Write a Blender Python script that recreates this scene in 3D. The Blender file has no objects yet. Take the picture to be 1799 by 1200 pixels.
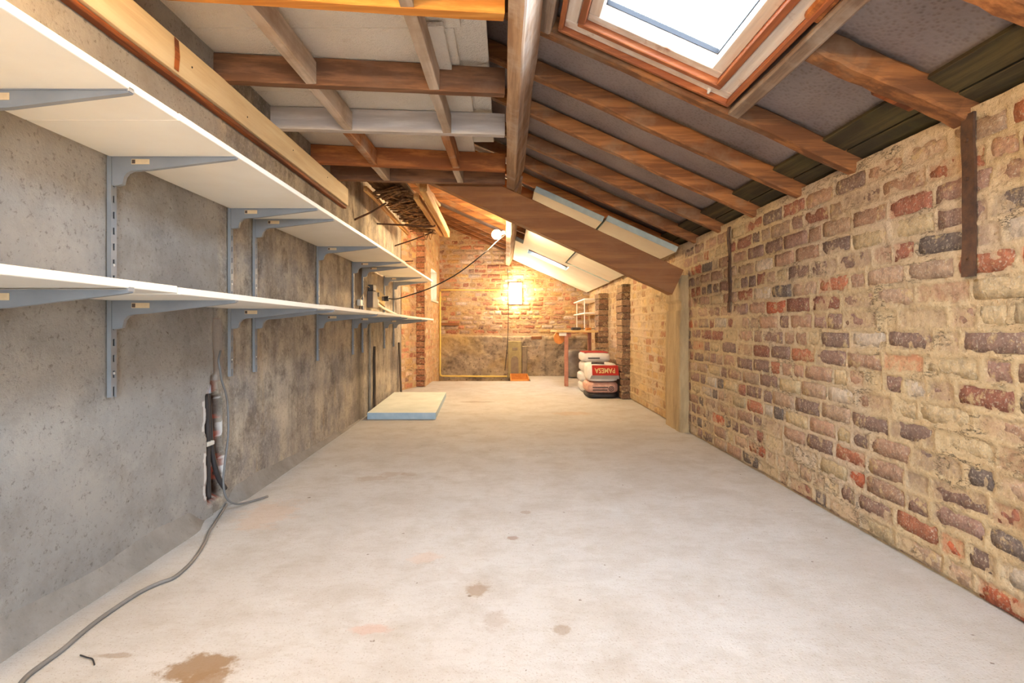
import bpy, bmesh, math, random
import numpy as np
from mathutils import Vector, Matrix

random.seed(7)
RNG = np.random.RandomState(11)
scene = bpy.context.scene
COL = scene.collection

# ------------------------------------------------------------------ camera
F = 960.0                       # focal length in pixels of the 1799x1200 frame
CAMH = 0.8
cam_data = bpy.data.cameras.new('camera')
cam_data.sensor_width = 36.0
cam_data.lens = F / 1799.0 * 36.0
cam_data.shift_x = 11.5 / 1799.0
cam_data.shift_y = -24.0 / 1799.0
cam_data.clip_start = 0.02
cam = bpy.data.objects.new('camera', cam_data)
COL.objects.link(cam)
cam.location = (0, 0, CAMH)
cam.rotation_euler = (math.pi / 2, 0, 0)
scene.camera = cam

# ------------------------------------------------------------------ world, exposure
world = bpy.data.worlds.new('sky'); scene.world = world
world.use_nodes = True
wn = world.node_tree.nodes; wn.clear()
wo = wn.new('ShaderNodeOutputWorld'); wb = wn.new('ShaderNodeBackground')
wb.inputs['Color'].default_value = (0.74, 0.87, 1.0, 1)
wb.inputs['Strength'].default_value = 15.0
world.node_tree.links.new(wb.outputs[0], wo.inputs[0])
vs = scene.view_settings
vs.view_transform = 'Standard'; vs.look = 'None'; vs.gamma = 1.0
vs.use_curve_mapping = False
vs.exposure = 1.12
try:
    scene.cycles.max_bounces = 8
    scene.cycles.adaptive_threshold = 0.025
    scene.cycles.diffuse_bounces = 5
    scene.cycles.caustics_reflective = False
    scene.cycles.caustics_refractive = False
    scene.cycles.sample_clamp_indirect = 6.0
    scene.cycles.use_denoising = True
except Exception:
    pass

LAMP_WARM = (1.0, 0.72, 0.40)
BULB_FAR, LAMP_WALL, BULB_NEAR = 620.0, 85.0, 280.0

def portal(name, mat, sx, sy):
    d = bpy.data.lights.new(name, 'AREA'); d.shape = 'RECTANGLE'; d.size = sx; d.size_y = sy
    d.cycles.is_portal = True
    o = bpy.data.objects.new(name, d); COL.objects.link(o); o.matrix_world = mat
    return o

# ------------------------------------------------------------------ geometry of the place
WR = 1.394            # right wall plane x
SL = 0.45             # roof fall per metre
ANG = math.atan(SL)
CA, SA = math.cos(ANG), math.sin(ANG)
WTOP = 1.42
YB = 9.1              # back wall
YR = -2.0             # rear wall
def zr(x): return WTOP + SL * (WR - x)           # underside of rafters
def PX(u, v, y): return Vector(((u - 888) / F * y, y, CAMH - (v - 576) / F * y))
# roof frame: s down the slope measured from x=WR (negative = up), t = y, n = outward normal
def RP(s, y, n):
    return Vector((WR + s * CA + n * SA, y, WTOP - s * SA + n * CA))
def s_of_x(x): return (x - WR) / CA
ROOFM = Matrix(((CA, 0, SA, WR), (0, 1, 0, 0), (-SA, 0, CA, WTOP), (0, 0, 0, 1)))

# ------------------------------------------------------------------ noise
class VN:
    def __init__(self, seed):
        self.t = np.random.RandomState(seed).rand(256, 256)
    def n(self, x, y):
        x = np.asarray(x, float); y = np.asarray(y, float)
        xi = np.floor(x).astype(int); yi = np.floor(y).astype(int)
        fx = x - xi; fy = y - yi
        fx = fx * fx * (3 - 2 * fx); fy = fy * fy * (3 - 2 * fy)
        a = self.t[xi % 256, yi % 256]; b = self.t[(xi + 1) % 256, yi % 256]
        c = self.t[xi % 256, (yi + 1) % 256]; d = self.t[(xi + 1) % 256, (yi + 1) % 256]
        return (a * (1 - fx) + b * fx) * (1 - fy) + (c * (1 - fx) + d * fx) * fy
    def fbm(self, x, y, o=4):
        r = 0; amp = 1; tot = 0
        for k in range(o):
            r = r + amp * self.n(x * 2 ** k + 17.3 * k, y * 2 ** k + 9.1 * k); tot += amp; amp *= .5
        return r / tot - .5
VN1, VN2, VN3 = VN(1), VN(2), VN(3)

# ------------------------------------------------------------------ materials
def srgb(r, g, b):
    def f(c):
        c /= 255.0
        return c / 12.92 if c <= .04045 else ((c + .055) / 1.055) ** 2.4
    return (f(r), f(g), f(b), 1)

class NT:
    def __init__(self, name):
        self.m = bpy.data.materials.new(name); self.m.use_nodes = True
        self.t = self.m.node_tree; self.t.nodes.clear()
        self.out = self.t.nodes.new('ShaderNodeOutputMaterial')
        self.b = self.t.nodes.new('ShaderNodeBsdfPrincipled')
        self.t.links.new(self.b.outputs[0], self.out.inputs[0])
        self.tc = self.t.nodes.new('ShaderNodeTexCoord')
    def link(self, a, b): self.t.links.new(a, b)
    def coord(self, scale=(1, 1, 1), loc=(0, 0, 0), world=False):
        mp = self.t.nodes.new('ShaderNodeMapping')
        mp.inputs['Scale'].default_value = scale; mp.inputs['Location'].default_value = loc
        if world:
            g = self.t.nodes.new('ShaderNodeNewGeometry'); self.link(g.outputs['Position'], mp.inputs[0])
        else:
            self.link(self.tc.outputs['Object'], mp.inputs[0])
        return mp.outputs[0]
    def noise(self, vec, scale, detail=4, rough=.6):
        n = self.t.nodes.new('ShaderNodeTexNoise'); n.inputs['Scale'].default_value = scale
        n.inputs['Detail'].default_value = detail; n.inputs['Roughness'].default_value = rough
        self.link(vec, n.inputs['Vector']); return n.outputs[0]
    def ramp(self, fac, stops):
        r = self.t.nodes.new('ShaderNodeValToRGB'); e = r.color_ramp.elements
        while len(e) < len(stops): e.new(.5)
        for i, (p, c) in enumerate(stops):
            e[i].position = p; e[i].color = c if len(c) == 4 else (*c, 1)
        self.link(fac, r.inputs[0]); return r.outputs[0]
    def mix(self, fac, a, b, mode='MIX'):
        n = self.t.nodes.new('ShaderNodeMix'); n.data_type = 'RGBA'; n.blend_type = mode
        for s, v in ((0, fac), (6, a), (7, b)):
            if hasattr(v, 'is_linked') or hasattr(v, 'links'): self.link(v, n.inputs[s])
            else: n.inputs[s].default_value = v
        return n.outputs[2]
    def math(self, op, a, b=0.0, clamp=False):
        n = self.t.nodes.new('ShaderNodeMath'); n.operation = op; n.use_clamp = clamp
        for i, v in ((0, a), (1, b)):
            if hasattr(v, 'links'): self.link(v, n.inputs[i])
            else: n.inputs[i].default_value = v
        return n.outputs[0]
    def sep(self, vec):
        n = self.t.nodes.new('ShaderNodeSeparateXYZ'); self.link(vec, n.inputs[0]); return n.outputs
    def bump(self, h, strength=.3, dist=.01):
        n = self.t.nodes.new('ShaderNodeBump'); n.inputs['Strength'].default_value = strength
        n.inputs['Distance'].default_value = dist; self.link(h, n.inputs['Height'])
        self.link(n.outputs[0], self.b.inputs['Normal'])
    def base(self, c):
        if hasattr(c, 'links'): self.link(c, self.b.inputs['Base Color'])
        else: self.b.inputs['Base Color'].default_value = c
    def rough(self, v): self.b.inputs['Roughness'].default_value = v
    def rnd(self):
        n = self.t.nodes.new('ShaderNodeObjectInfo'); return n.outputs['Random']
    def ocol(self):
        n = self.t.nodes.new('ShaderNodeObjectInfo'); return n.outputs['Color']
    def attr(self, name):
        n = self.t.nodes.new('ShaderNodeAttribute'); n.attribute_name = name; return n.outputs['Color'], n.outputs['Fac']

M = {}
def simple(name, c1, c2=None, scale=12, rough=.6, metal=0, bump=.0):
    t = NT(name); v = t.coord()
    if c2 is None: c2 = tuple(x * .85 for x in c1[:3]) + (1,)
    n = t.noise(v, scale)
    t.base(t.ramp(n, [(.35, c1), (.68, c2)])); t.rough(rough)
    t.b.inputs['Metallic'].default_value = metal
    if bump: t.bump(t.noise(v, scale * 6), bump, .004)
    M[name] = t.m; return t.m
def wood(name, light, dark, axis, dirt=None, rough=.75, vary=.25, dirt_amt=(.5, .75)):
    t = NT(name)
    sc = [22, 22, 22]; sc[axis] = 1.3
    v = t.coord(sc)
    n = t.noise(v, 1.0, 6, .65)
    c = t.ramp(n, [(.36, tuple(q * .9 for q in dark[:3]) + (1,)), (.47, dark), (.62, light)])
    if dirt is not None:
        d = t.noise(t.coord((4, 4, 4)), 1.0, 5, .65)
        c = t.mix(t.ramp(d, [(dirt_amt[0], (0, 0, 0)), (dirt_amt[1], (1, 1, 1))]), c, dirt)
    r = t.ramp(t.rnd(), [(0, (1 - vary,) * 3), (1, (1 + vary * .4,) * 3)])
    c = t.mix(1.0, c, r, 'MULTIPLY')
    t.base(c); t.rough(rough)
    t.bump(n, .5, .006)
    M[name] = t.m; return t.m
def emit(name, col, s):
    t = NT(name); t.base((.9, .85, .75, 1))
    t.b.inputs['Emission Color'].default_value = (*col, 1); t.b.inputs['Emission Strength'].default_value = s
    M[name] = t.m; return t.m

simple('shelf_white', srgb(244, 240, 230), srgb(236, 230, 218), 3, .45)
simple('shelf_under', srgb(238, 232, 214), srgb(230, 222, 200), 3, .5)
simple('bracket_grey', srgb(142, 145, 149), srgb(130, 133, 138), 8, .5)
simple('slot_dark', srgb(30, 30, 34), None, 8, .8)
simple('sticker', srgb(226, 200, 160), srgb(214, 186, 146), 60, .6)
simple('sticker_print', srgb(90, 70, 60), None, 60, .6)
simple('steel_white', srgb(214, 214, 212), None, 20, .35)
simple('rust_iron', srgb(96, 66, 44), srgb(62, 44, 34), 25, .85, 0, .4)
simple('cable_grey', srgb(124, 122, 120), srgb(106, 104, 102), 10, .5)
simple('cable_black', srgb(26, 24, 24), None, 10, .45)
simple('pipe_dark', srgb(62, 58, 58), srgb(44, 42, 42), 14, .5)
simple('pipe_cream', srgb(240, 212, 110), srgb(230, 196, 96), 9, .45)
simple('conduit_grey', srgb(168, 154, 132), srgb(140, 128, 110), 9, .6)
simple('plastic_white', srgb(226, 222, 210), srgb(214, 208, 194), 9, .45)
simple('plastic_grey', srgb(112, 104, 98), srgb(96, 88, 82), 9, .55)
simple('panel_board', srgb(196, 172, 120), srgb(178, 152, 100), 14, .7)
simple('foam_face', srgb(228, 233, 226), srgb(212, 218, 210), 6, .85, 0, .2)
simple('foam_edge', srgb(178, 200, 214), srgb(160, 186, 204), 14, .85, 0, .3)
simple('board_face', srgb(226, 222, 206), srgb(214, 208, 190), 2.5, .8, 0, .15)
simple('board_edge', srgb(196, 208, 202), srgb(176, 190, 186), 14, .85, 0, .3)
simple('sack_white', srgb(226, 222, 216), srgb(206, 200, 194), 7, .6)
simple('sack_pink', srgb(210, 168, 150), srgb(190, 140, 124), 30, .65)
simple('sack_grey', srgb(150, 146, 142), srgb(132, 128, 126), 9, .6)
simple('sack_black', srgb(38, 34, 36), None, 9, .55)
simple('label_red', srgb(186, 40, 20), srgb(170, 32, 16), 9, .5)
simple('label_text', srgb(232, 206, 140), None, 9, .5)
simple('ink', srgb(60, 50, 48), None, 9, .6)
simple('label_green', srgb(150, 172, 110), None, 9, .6)
simple('ply_orange', srgb(214, 148, 62), srgb(196, 126, 50), 20, .6)
simple('table_pink', srgb(186, 128, 104), srgb(166, 110, 90), 18, .7)
simple('table_top', srgb(214, 178, 116), srgb(196, 156, 96), 18, .65)
simple('wrap_grey', srgb(150, 142, 130), srgb(120, 112, 104), 12, .45, 0, .6)
simple('vice_orange', srgb(214, 140, 60), srgb(196, 120, 46), 18, .6)
simple('tool_dark', srgb(52, 46, 42), srgb(90, 84, 80), 30, .5)
simple('cable_sheath', srgb(210, 190, 170), None, 10, .5)
simple('stove_plate', srgb(180, 164, 112), srgb(158, 142, 98), 14, .8, 0, .3)
simple('stove_grey', srgb(152, 138, 112), srgb(130, 116, 98), 14, .85, 0, .3)
simple('void', srgb(60, 52, 44), None, 6, .95)
simple('outer', srgb(120, 116, 110), None, 6, .9)

O, DK = srgb(176, 112, 64), srgb(122, 74, 42)
wood('rafter_wood', srgb(180, 118, 66), srgb(128, 80, 44), 0, srgb(152, 122, 94), .8, .3)
wood('rafter_bulb_lit', srgb(206, 132, 62), srgb(168, 96, 40), 0, None, .75, .12)  # brighter copy of the rafter wood, the bulb's orange light put into its colour
wood('joist_brown', srgb(150, 106, 74), srgb(112, 76, 52), 0, srgb(128, 98, 78), .75, .2)
wood('joist_orange', srgb(192, 118, 58), srgb(150, 84, 36), 0, None, .75, .1)
wood('joist_yellow', srgb(224, 160, 76), srgb(200, 128, 50), 0, None, .7, .05)
wood('joist_white', srgb(206, 200, 196), srgb(186, 178, 174), 0, None, .7, .05)
wood('noggin_white', srgb(212, 196, 180), srgb(186, 168, 150), 1, srgb(160, 136, 112), .75, .1)
wood('noggin_orange', srgb(190, 128, 76), srgb(150, 92, 50), 1, srgb(200, 180, 160), .75, .15)
wood('purlin_wood', srgb(190, 158, 128), srgb(152, 120, 94), 1, srgb(196, 182, 168), .7, .05)
wood('beam_brown', srgb(164, 110, 60), srgb(140, 90, 48), 0, srgb(150, 104, 64), .65, .05)
wood('plank_cream', srgb(236, 220, 184), srgb(226, 204, 164), 1, srgb(230, 212, 176), .65, .05)
wood('batten_orange', srgb(176, 98, 44), srgb(110, 58, 28), 1, None, .75, .1)
wood('batten_pine', srgb(214, 170, 102), srgb(182, 130, 70), 1, None, .75, .1)
wood('lath_brown', srgb(150, 108, 64), srgb(98, 66, 38), 1, None, .8, .4)
wood('eaves_green', srgb(96, 84, 50), srgb(64, 54, 34), 1, srgb(84, 78, 42), .85, .2)
wood('header_wood', srgb(158, 136, 118), srgb(116, 94, 78), 1, srgb(170, 158, 148), .7, .05)
wood('dark_lath', srgb(84, 68, 54), srgb(54, 44, 36), 2, None, .85, .2)
wood('frame_brown', srgb(176, 104, 58), srgb(146, 80, 44), 1, None, .5, .1)
wood('frame_brown_x', srgb(176, 104, 58), srgb(146, 80, 44), 0, None, .5, .1)
wood('frame_worn', srgb(238, 228, 216), srgb(222, 204, 186), 1, srgb(168, 110, 76), .6, .05, (.56, .66))
wood('frame_worn_x', srgb(238, 228, 216), srgb(222, 204, 186), 0, srgb(168, 110, 76), .6, .05, (.56, .66))

def mat_brick():
    t = NT('brick_face')
    v = t.coord((1, 1, 1), world=True)
    n1 = t.noise(v, 38, 6, .7); n2 = t.noise(v, 14, 5, .7); n3 = t.noise(v, 120, 3, .6)
    c = t.mix(t.ramp(n1, [(.3, (0, 0, 0)), (.7, (1, 1, 1))]),
              t.mix(1.0, t.ocol(), (.52, .50, .50, 1), 'MULTIPLY'), t.mix(1.0, t.ocol(), (1.15, 1.12, 1.06, 1), 'MULTIPLY'))
    # mortar smeared over the face
    c = t.mix(t.ramp(n2, [(.56, (0, 0, 0)), (.64, (.85, .85, .85))]), c, srgb(196, 170, 126))
    c = t.mix(t.ramp(n3, [(.55, (0, 0, 0)), (.68, (.6, .6, .6))]), c, srgb(206, 192, 168))
    t.base(c); t.rough(.92)
    t.bump(t.math('ADD', n1, t.math('MULTIPLY', n3, .5)), .9, .010)
    M['brick'] = t.m
mat_brick()
def mat_mortar(name, c1, c2, c3):
    t = NT(name)
    v = t.coord((1, 1, 1), world=True)
    n1 = t.noise(v, 5, 6, .65); n2 = t.noise(v, 45, 5, .7); n3 = t.noise(v, 1.3, 3, .5)
    c = t.ramp(n1, [(.32, c2), (.62, c1)])
    c = t.mix(t.ramp(n3, [(.45, (0, 0, 0)), (.7, (.8, .8, .8))]), c, c3)
    col, fac = t.attr('tint')
    sepn = t.t.nodes.new('ShaderNodeSeparateColor'); t.link(col, sepn.inputs[0])
    a = t.t.nodes.new('ShaderNodeAttribute'); a.attribute_name = 'tint'
    f = t.math('MULTIPLY', a.outputs['Alpha'], t.ramp(t.noise(v, 24, 6, .75), [(.34, (0, 0, 0)), (.62, (1, 1, 1))]))
    c = t.mix(f, c, col)
    c = t.mix(t.ramp(n2, [(.3, (.25, .25, .25)), (.5, (0, 0, 0))]), c, srgb(120, 98, 66))
    cr = t.noise(t.coord((7, 7, 19), world=True), 1.0, 6, .7)
    line = t.math('SUBTRACT', 1.0, t.math('MULTIPLY', t.math('ABSOLUTE', t.math('SUBTRACT', cr, .47)), 75), True)
    spots = t.ramp(t.noise(v, 4.5, 3, .6), [(.5, (0, 0, 0)), (.62, (1, 1, 1))])
    lf = t.math('MULTIPLY', line, spots)
    c = t.mix(t.math('MULTIPLY', lf, .9), c, srgb(58, 46, 36))
    gr = t.noise(v, 85, 4, .75)
    c = t.mix(t.ramp(gr, [(.3, (.7, .7, .7)), (.45, (0, 0, 0))]), c, srgb(140, 114, 82))
    c = t.mix(t.ramp(gr, [(.58, (0, 0, 0)), (.72, (.6, .6, .6))]), c, srgb(226, 208, 176))
    t.base(c); t.rough(.95)
    t.bump(t.math('SUBTRACT', t.math('ADD', n2, t.math('MULTIPLY', gr, .6)), t.math('MULTIPLY', lf, .8)), .9, .010)
    M[name] = t.m
mat_mortar('mortar', srgb(210, 185, 144), srgb(190, 163, 124), srgb(202, 182, 162))
mat_mortar('mortar_back', srgb(216, 186, 138), srgb(186, 146, 98), srgb(206, 180, 158))
mat_mortar('mortar_left', srgb(212, 180, 134), srgb(188, 148, 102), srgb(206, 168, 128))

def mat_rubble():
    t = NT('rubble'); v = t.coord((1, 1, 1), world=True)
    n1 = t.noise(v, 3.2, 6, .7); n2 = t.noise(v, 26, 5, .7); n3 = t.noise(v, 1.4, 3, .5)
    c = t.ramp(n1, [(.28, srgb(96, 80, 66)), (.45, srgb(166, 148, 124)), (.62, srgb(196, 176, 146)), (.78, srgb(182, 150, 92))])
    c = t.mix(t.ramp(n2, [(.32, (.8, .8, .8)), (.46, (0, 0, 0))]), c, srgb(76, 62, 50))
    c = t.mix(t.ramp(n3, [(.5, (0, 0, 0)), (.66, (.7, .7, .7))]), c, srgb(190, 158, 92))
    t.base(c); t.rough(.95); t.bump(t.math('ADD', n1, n2), .9, .015)
    M['rubble'] = t.m
mat_rubble()

def mat_concrete_wall():
    t = NT('left_render'); v = t.coord((1, 1, 1), world=True)
    X, Y, Z = t.sep(v)
    big = t.noise(v, 1.7, 6, .65); mid = t.noise(v, 7, 7, .72); fine = t.noise(v, 70, 4, .7); blot = t.noise(t.coord((1, 1, .8), world=True, loc=(7, 3, 2)), 3.4, 7, .72)
    run = t.noise(t.coord((1, 3.2, .55), world=True, loc=(3, 2, 1)), 1.6, 6, .7)
    c = t.ramp(big, [(.3, srgb(130, 127, 124)), (.5, srgb(153, 149, 143)), (.7, srgb(172, 165, 154))])
    c = t.mix(t.ramp(mid, [(.3, (.45, .45, .45)), (.52, (0, 0, 0))]), c, srgb(112, 104, 95))
    c = t.mix(t.ramp(blot, [(.55, (0, 0, 0)), (.7, (.4, .4, .4))]), c, srgb(182, 178, 170))
    # beyond the chase the render is older and blotched
    older = t.math('MULTIPLY', t.math('SUBTRACT', Y, 2.36), 25, True)
    c2 = t.ramp(blot, [(.28, srgb(106, 101, 98)), (.42, srgb(146, 139, 132)), (.55, srgb(178, 167, 150)), (.7, srgb(198, 187, 166))])
    c2 = t.mix(t.ramp(run, [(.3, (.8, .8, .8)), (.5, (0, 0, 0))]), c2, srgb(112, 102, 92))
    c2 = t.mix(t.ramp(run, [(.6, (0, 0, 0)), (.74, (.6, .6, .6))]), c2, srgb(176, 148, 98))
    c2 = t.mix(t.ramp(mid, [(.34, (.75, .75, .75)), (.5, (0, 0, 0))]), c2, srgb(104, 94, 84))
    c2 = t.mix(t.ramp(fine, [(.56, (0, 0, 0)), (.68, (.5, .5, .5))]), c2, srgb(200, 192, 178))
    # damp stain where the old pipes ran
    damp = t.math('SUBTRACT', 1.0, t.math('MULTIPLY', t.math('ABSOLUTE', t.math('SUBTRACT', t.math('ADD', Y, t.math('MULTIPLY', run, .5)), 4.98)), 4.2), True)
    c2 = t.mix(t.math('MULTIPLY', damp, .8), c2, srgb(72, 60, 52))
    c = t.mix(older, c, c2)
    c = t.mix(t.ramp(fine, [(.32, (.55, .55, .55)), (.43, (0, 0, 0))]), c, srgb(84, 74, 66))
    pit = t.noise(v, 26, 3, .5)
    c = t.mix(t.ramp(pit, [(.225, (.8, .8, .8)), (.25, (0, 0, 0))]), c, srgb(84, 72, 62))
    a = t.t.nodes.new('ShaderNodeAttribute'); a.attribute_name = 'tint'
    c = t.mix(a.outputs['Alpha'], c, a.outputs['Color'])
    t.base(c); t.rough(.9); t.bump(t.math('ADD', mid, t.math('MULTIPLY', fine, .5)), .5, .012)
    M['left_render'] = t.m
mat_concrete_wall()

def mat_floor(stains):
    t = NT('floor_concrete'); v = t.coord((1, 1, 1), world=True)
    X, Y, Z = t.sep(v)
    big = t.noise(v, .9, 5, .6); mid = t.noise(v, 5, 6, .7); fine = t.noise(v, 160, 2, .6)
    c = t.ramp(big, [(.3, srgb(184, 180, 175)), (.52, srgb(197, 196, 194)), (.72, srgb(193, 188, 180))])
    c = t.mix(t.ramp(mid, [(.3, (.75, .75, .75)), (.55, (0, 0, 0))]), c, srgb(172, 166, 157))
    c = t.mix(t.ramp(t.noise(t.coord((1, 2.2, 1), world=True), 18, 6, .75), [(.34, (.4, .4, .4)), (.5, (0, 0, 0))]), c, srgb(170, 163, 153))
    c = t.mix(t.ramp(t.noise(v, 2.3, 5, .7), [(.58, (0, 0, 0)), (.75, (.55, .55, .55))]), c, srgb(212, 212, 211))
    c = t.mix(t.ramp(fine, [(.3, (.55, .55, .55)), (.4, (0, 0, 0))]), c, srgb(146, 130, 112))
    spk = t.noise(v, 34, 2, .4)
    c = t.mix(t.ramp(spk, [(.215, (.85, .85, .85)), (.24, (0, 0, 0))]), c, srgb(112, 96, 82))
    wob = t.math('MULTIPLY', t.math('SUBTRACT', t.noise(v, 14, 6, .72), .5), 2.6)
    for (sx, sy, rx, ry, strength, colr) in stains:
        dx = t.math('DIVIDE', t.math('SUBTRACT', X, sx), rx); dy = t.math('DIVIDE', t.math('SUBTRACT', Y, sy), ry)
        d = t.math('ADD', t.math('POWER', t.math('ADD', t.math('MULTIPLY', dx, dx), t.math('MULTIPLY', dy, dy)), .5), wob)
        f = t.math('MULTIPLY', t.math('MULTIPLY', t.math('SUBTRACT', 1.05, d), 2.6, True), strength)
        c = t.mix(f, c, srgb(*colr))
    t.base(c); t.rough(.82); t.bump(t.math('ADD', mid, t.math('MULTIPLY', fine, .6)), .3, .008)
    M['floor'] = t.m
BR = (140, 114, 84)
mat_floor([(-.72, 1.28, .085, .06, .9, BR), (-.68, 1.24, .07, .05, .8, BR), (-.96, 1.335, .05, .012, .5, BR),
           (-.085, 1.67, .032, .05, .6, BR), (.15, 1.45, .024, .035, .5, BR), (.033, 2.08, .028, .02, .7, (150, 122, 104)),
           (.09, 2.37, .03, .025, .5, (150, 124, 104)), (-.03, 1.5, .04, .06, .3, BR),
           (-.62, 2.98, .07, .06, .45, (164, 142, 120)), (-.7, 2.9, .1, .05, .4, (164, 142, 120)), (-.53, 2.98, .05, .04, .4, (160, 138, 116)),
           (.28, 1.78, .08, .06, .25, (170, 165, 160)), (-.36, 1.45, .06, .025, .35, (200, 150, 126)), (-.28, 1.9, .06, .05, .3, (206, 172, 148)),
           (.62, 5.1, .2, .12, .35, (190, 152, 112)), (-.3, 5.9, .22, .05, .5, (120, 100, 80)), (-1.02, 2.35, .12, .2, .35, (206, 176, 150))])

def mat_underlay():
    t = NT('roof_felt'); v = t.coord((1, 1, 1), world=True)
    w = t.t.nodes.new('ShaderNodeTexVoronoi'); w.inputs['Scale'].default_value = 70; t.link(t.coord((1, 1.0, 1), world=True), w.inputs['Vector'])
    n = t.noise(v, 3, 4, .6)
    c = t.ramp(n, [(.3, srgb(112, 98, 94)), (.7, srgb(150, 136, 132))])
    c = t.mix(t.ramp(w.outputs[0], [(.1, (0, 0, 0)), (.5, (.35, .35, .35))]), c, srgb(176, 166, 166))
    t.base(c); t.rough(.6); t.bump(w.outputs[0], .35, .004)
    M['felt'] = t.m
mat_underlay()
def mat_ceiling_board():
    t = NT('ceiling_white'); v = t.coord((1, 1, 1), world=True)
    n = t.noise(v, 60, 3, .7); b = t.noise(v, 2.2, 5, .6)
    c = t.ramp(b, [(.3, srgb(220, 212, 200)), (.7, srgb(236, 230, 220))])
    c = t.mix(t.ramp(t.noise(v, 7, 4, .6), [(.68, (0, 0, 0)), (.8, (.4, .4, .4))]), c, srgb(186, 160, 130))
    t.base(c); t.rough(.9); t.bump(n, 1.0, .012)
    M['ceiling_white'] = t.m
mat_ceiling_board()
def mat_cove():
    t = NT('cement_fillet'); v = t.coord((1, 1, 1), world=True)
    n = t.noise(v, 6, 6, .7); f = t.noise(v, 70, 3, .6)
    c = t.ramp(n, [(.3, srgb(128, 122, 114)), (.65, srgb(154, 147, 138))])
    c = t.mix(t.ramp(f, [(.3, (.4, .4, .4)), (.4, (0, 0, 0))]), c, srgb(106, 98, 90))
    t.base(c); t.rough(.9); t.bump(n, .4, .01)
    M['cement'] = t.m
mat_cove()
def mat_plaster():
    t = NT('pilaster_render'); v = t.coord((1, 1, 1), world=True)
    n = t.noise(t.coord((6, 6, 1.2), world=True), 1.5, 6, .7); f = t.noise(v, 50, 3, .6)
    c = t.ramp(n, [(.3, srgb(146, 124, 90)), (.6, srgb(188, 164, 124)), (.75, srgb(196, 178, 146))])
    t.base(c); t.rough(.92); t.bump(t.math('ADD', n, f), .5, .01)
    M['plaster'] = t.m
mat_plaster()
def mat_glass():
    t = NT('pane_glass')
    t.t.nodes.remove(t.b)
    tr = t.t.nodes.new('ShaderNodeBsdfTransparent'); gl = t.t.nodes.new('ShaderNodeBsdfGlossy')
    tr.inputs[0].default_value = (.95, .97, 1, 1); gl.inputs['Roughness'].default_value = .03
    mx = t.t.nodes.new('ShaderNodeMixShader'); mx.inputs[0].default_value = .06
    t.link(tr.outputs[0], mx.inputs[1]); t.link(gl.outputs[0], mx.inputs[2]); t.link(mx.outputs[0], t.out.inputs[0])
    M['glass'] = t.m
mat_glass()
emit('bulb_glow', LAMP_WARM, BULB_FAR)
emit('lamp_glow', LAMP_WARM, LAMP_WALL)
emit('bulb_glow_near', (1.0, 0.64, 0.27), BULB_NEAR)

# ------------------------------------------------------------------ builders
ORI = {}
def tag(o, label=None, cat=None, group=None, kind=None):
    if label: o['label'] = label
    if cat: o['category'] = cat
    if group: o['group'] = group
    if kind: o['kind'] = kind
    return o
def thing(name, loc, label, cat, group=None):
    o = bpy.data.objects.new(name, None); COL.objects.link(o); o.location = loc
    o.empty_display_size = .05
    ORI[o.name] = Vector(loc)
    return tag(o, label, cat, group)
def link(name, me, parent=None, origin=None):
    o = bpy.data.objects.new(name, me); COL.objects.link(o)
    if parent is not None:
        o.parent = parent
        org = ORI.get(parent.name, Vector((0, 0, 0)))
        if origin is None: me.transform(Matrix.Translation(-org)); ORI[o.name] = org
        else: me.transform(Matrix.Translation(-Vector(origin))); o.location = Vector(origin) - org; ORI[o.name] = Vector(origin)
    else:
        org = Vector(origin) if origin is not None else Vector((0, 0, 0))
        if origin is not None: me.transform(Matrix.Translation(-org)); o.location = org
        ORI[o.name] = org
    return o
def build(name, bm, mat, parent=None, origin=None, smooth=False):
    bmesh.ops.recalc_face_normals(bm, faces=bm.faces)
    me = bpy.data.meshes.new(name); bm.to_mesh(me); bm.free()
    for mm in (mat if isinstance(mat, (list, tuple)) else [mat]): me.materials.append(M[mm])
    if smooth:
        for p in me.polygons: p.use_smooth = True
    return link(name, me, parent, origin)
def nb(): return bmesh.new()
def box(bm, x0, x1, y0, y1, z0, z1, mi=0, mat=None, bev=0):
    v = [bm.verts.new(c) for c in ((x0, y0, z0), (x1, y0, z0), (x1, y1, z0), (x0, y1, z0), (x0, y0, z1), (x1, y0, z1), (x1, y1, z1), (x0, y1, z1))]
    fs = [bm.faces.new([v[i] for i in q]) for q in ((0, 3, 2, 1), (4, 5, 6, 7), (0, 1, 5, 4), (1, 2, 6, 5), (2, 3, 7, 6), (3, 0, 4, 7))]
    for f in fs: f.material_index = mi
    if mat is not None: bmesh.ops.transform(bm, matrix=mat, verts=v)
    if bev:
        es = list({e for f in fs for e in f.edges})
        bmesh.ops.bevel(bm, geom=es, offset=bev, segments=1, affect='EDGES', profile=.5)
    return v, fs
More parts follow.
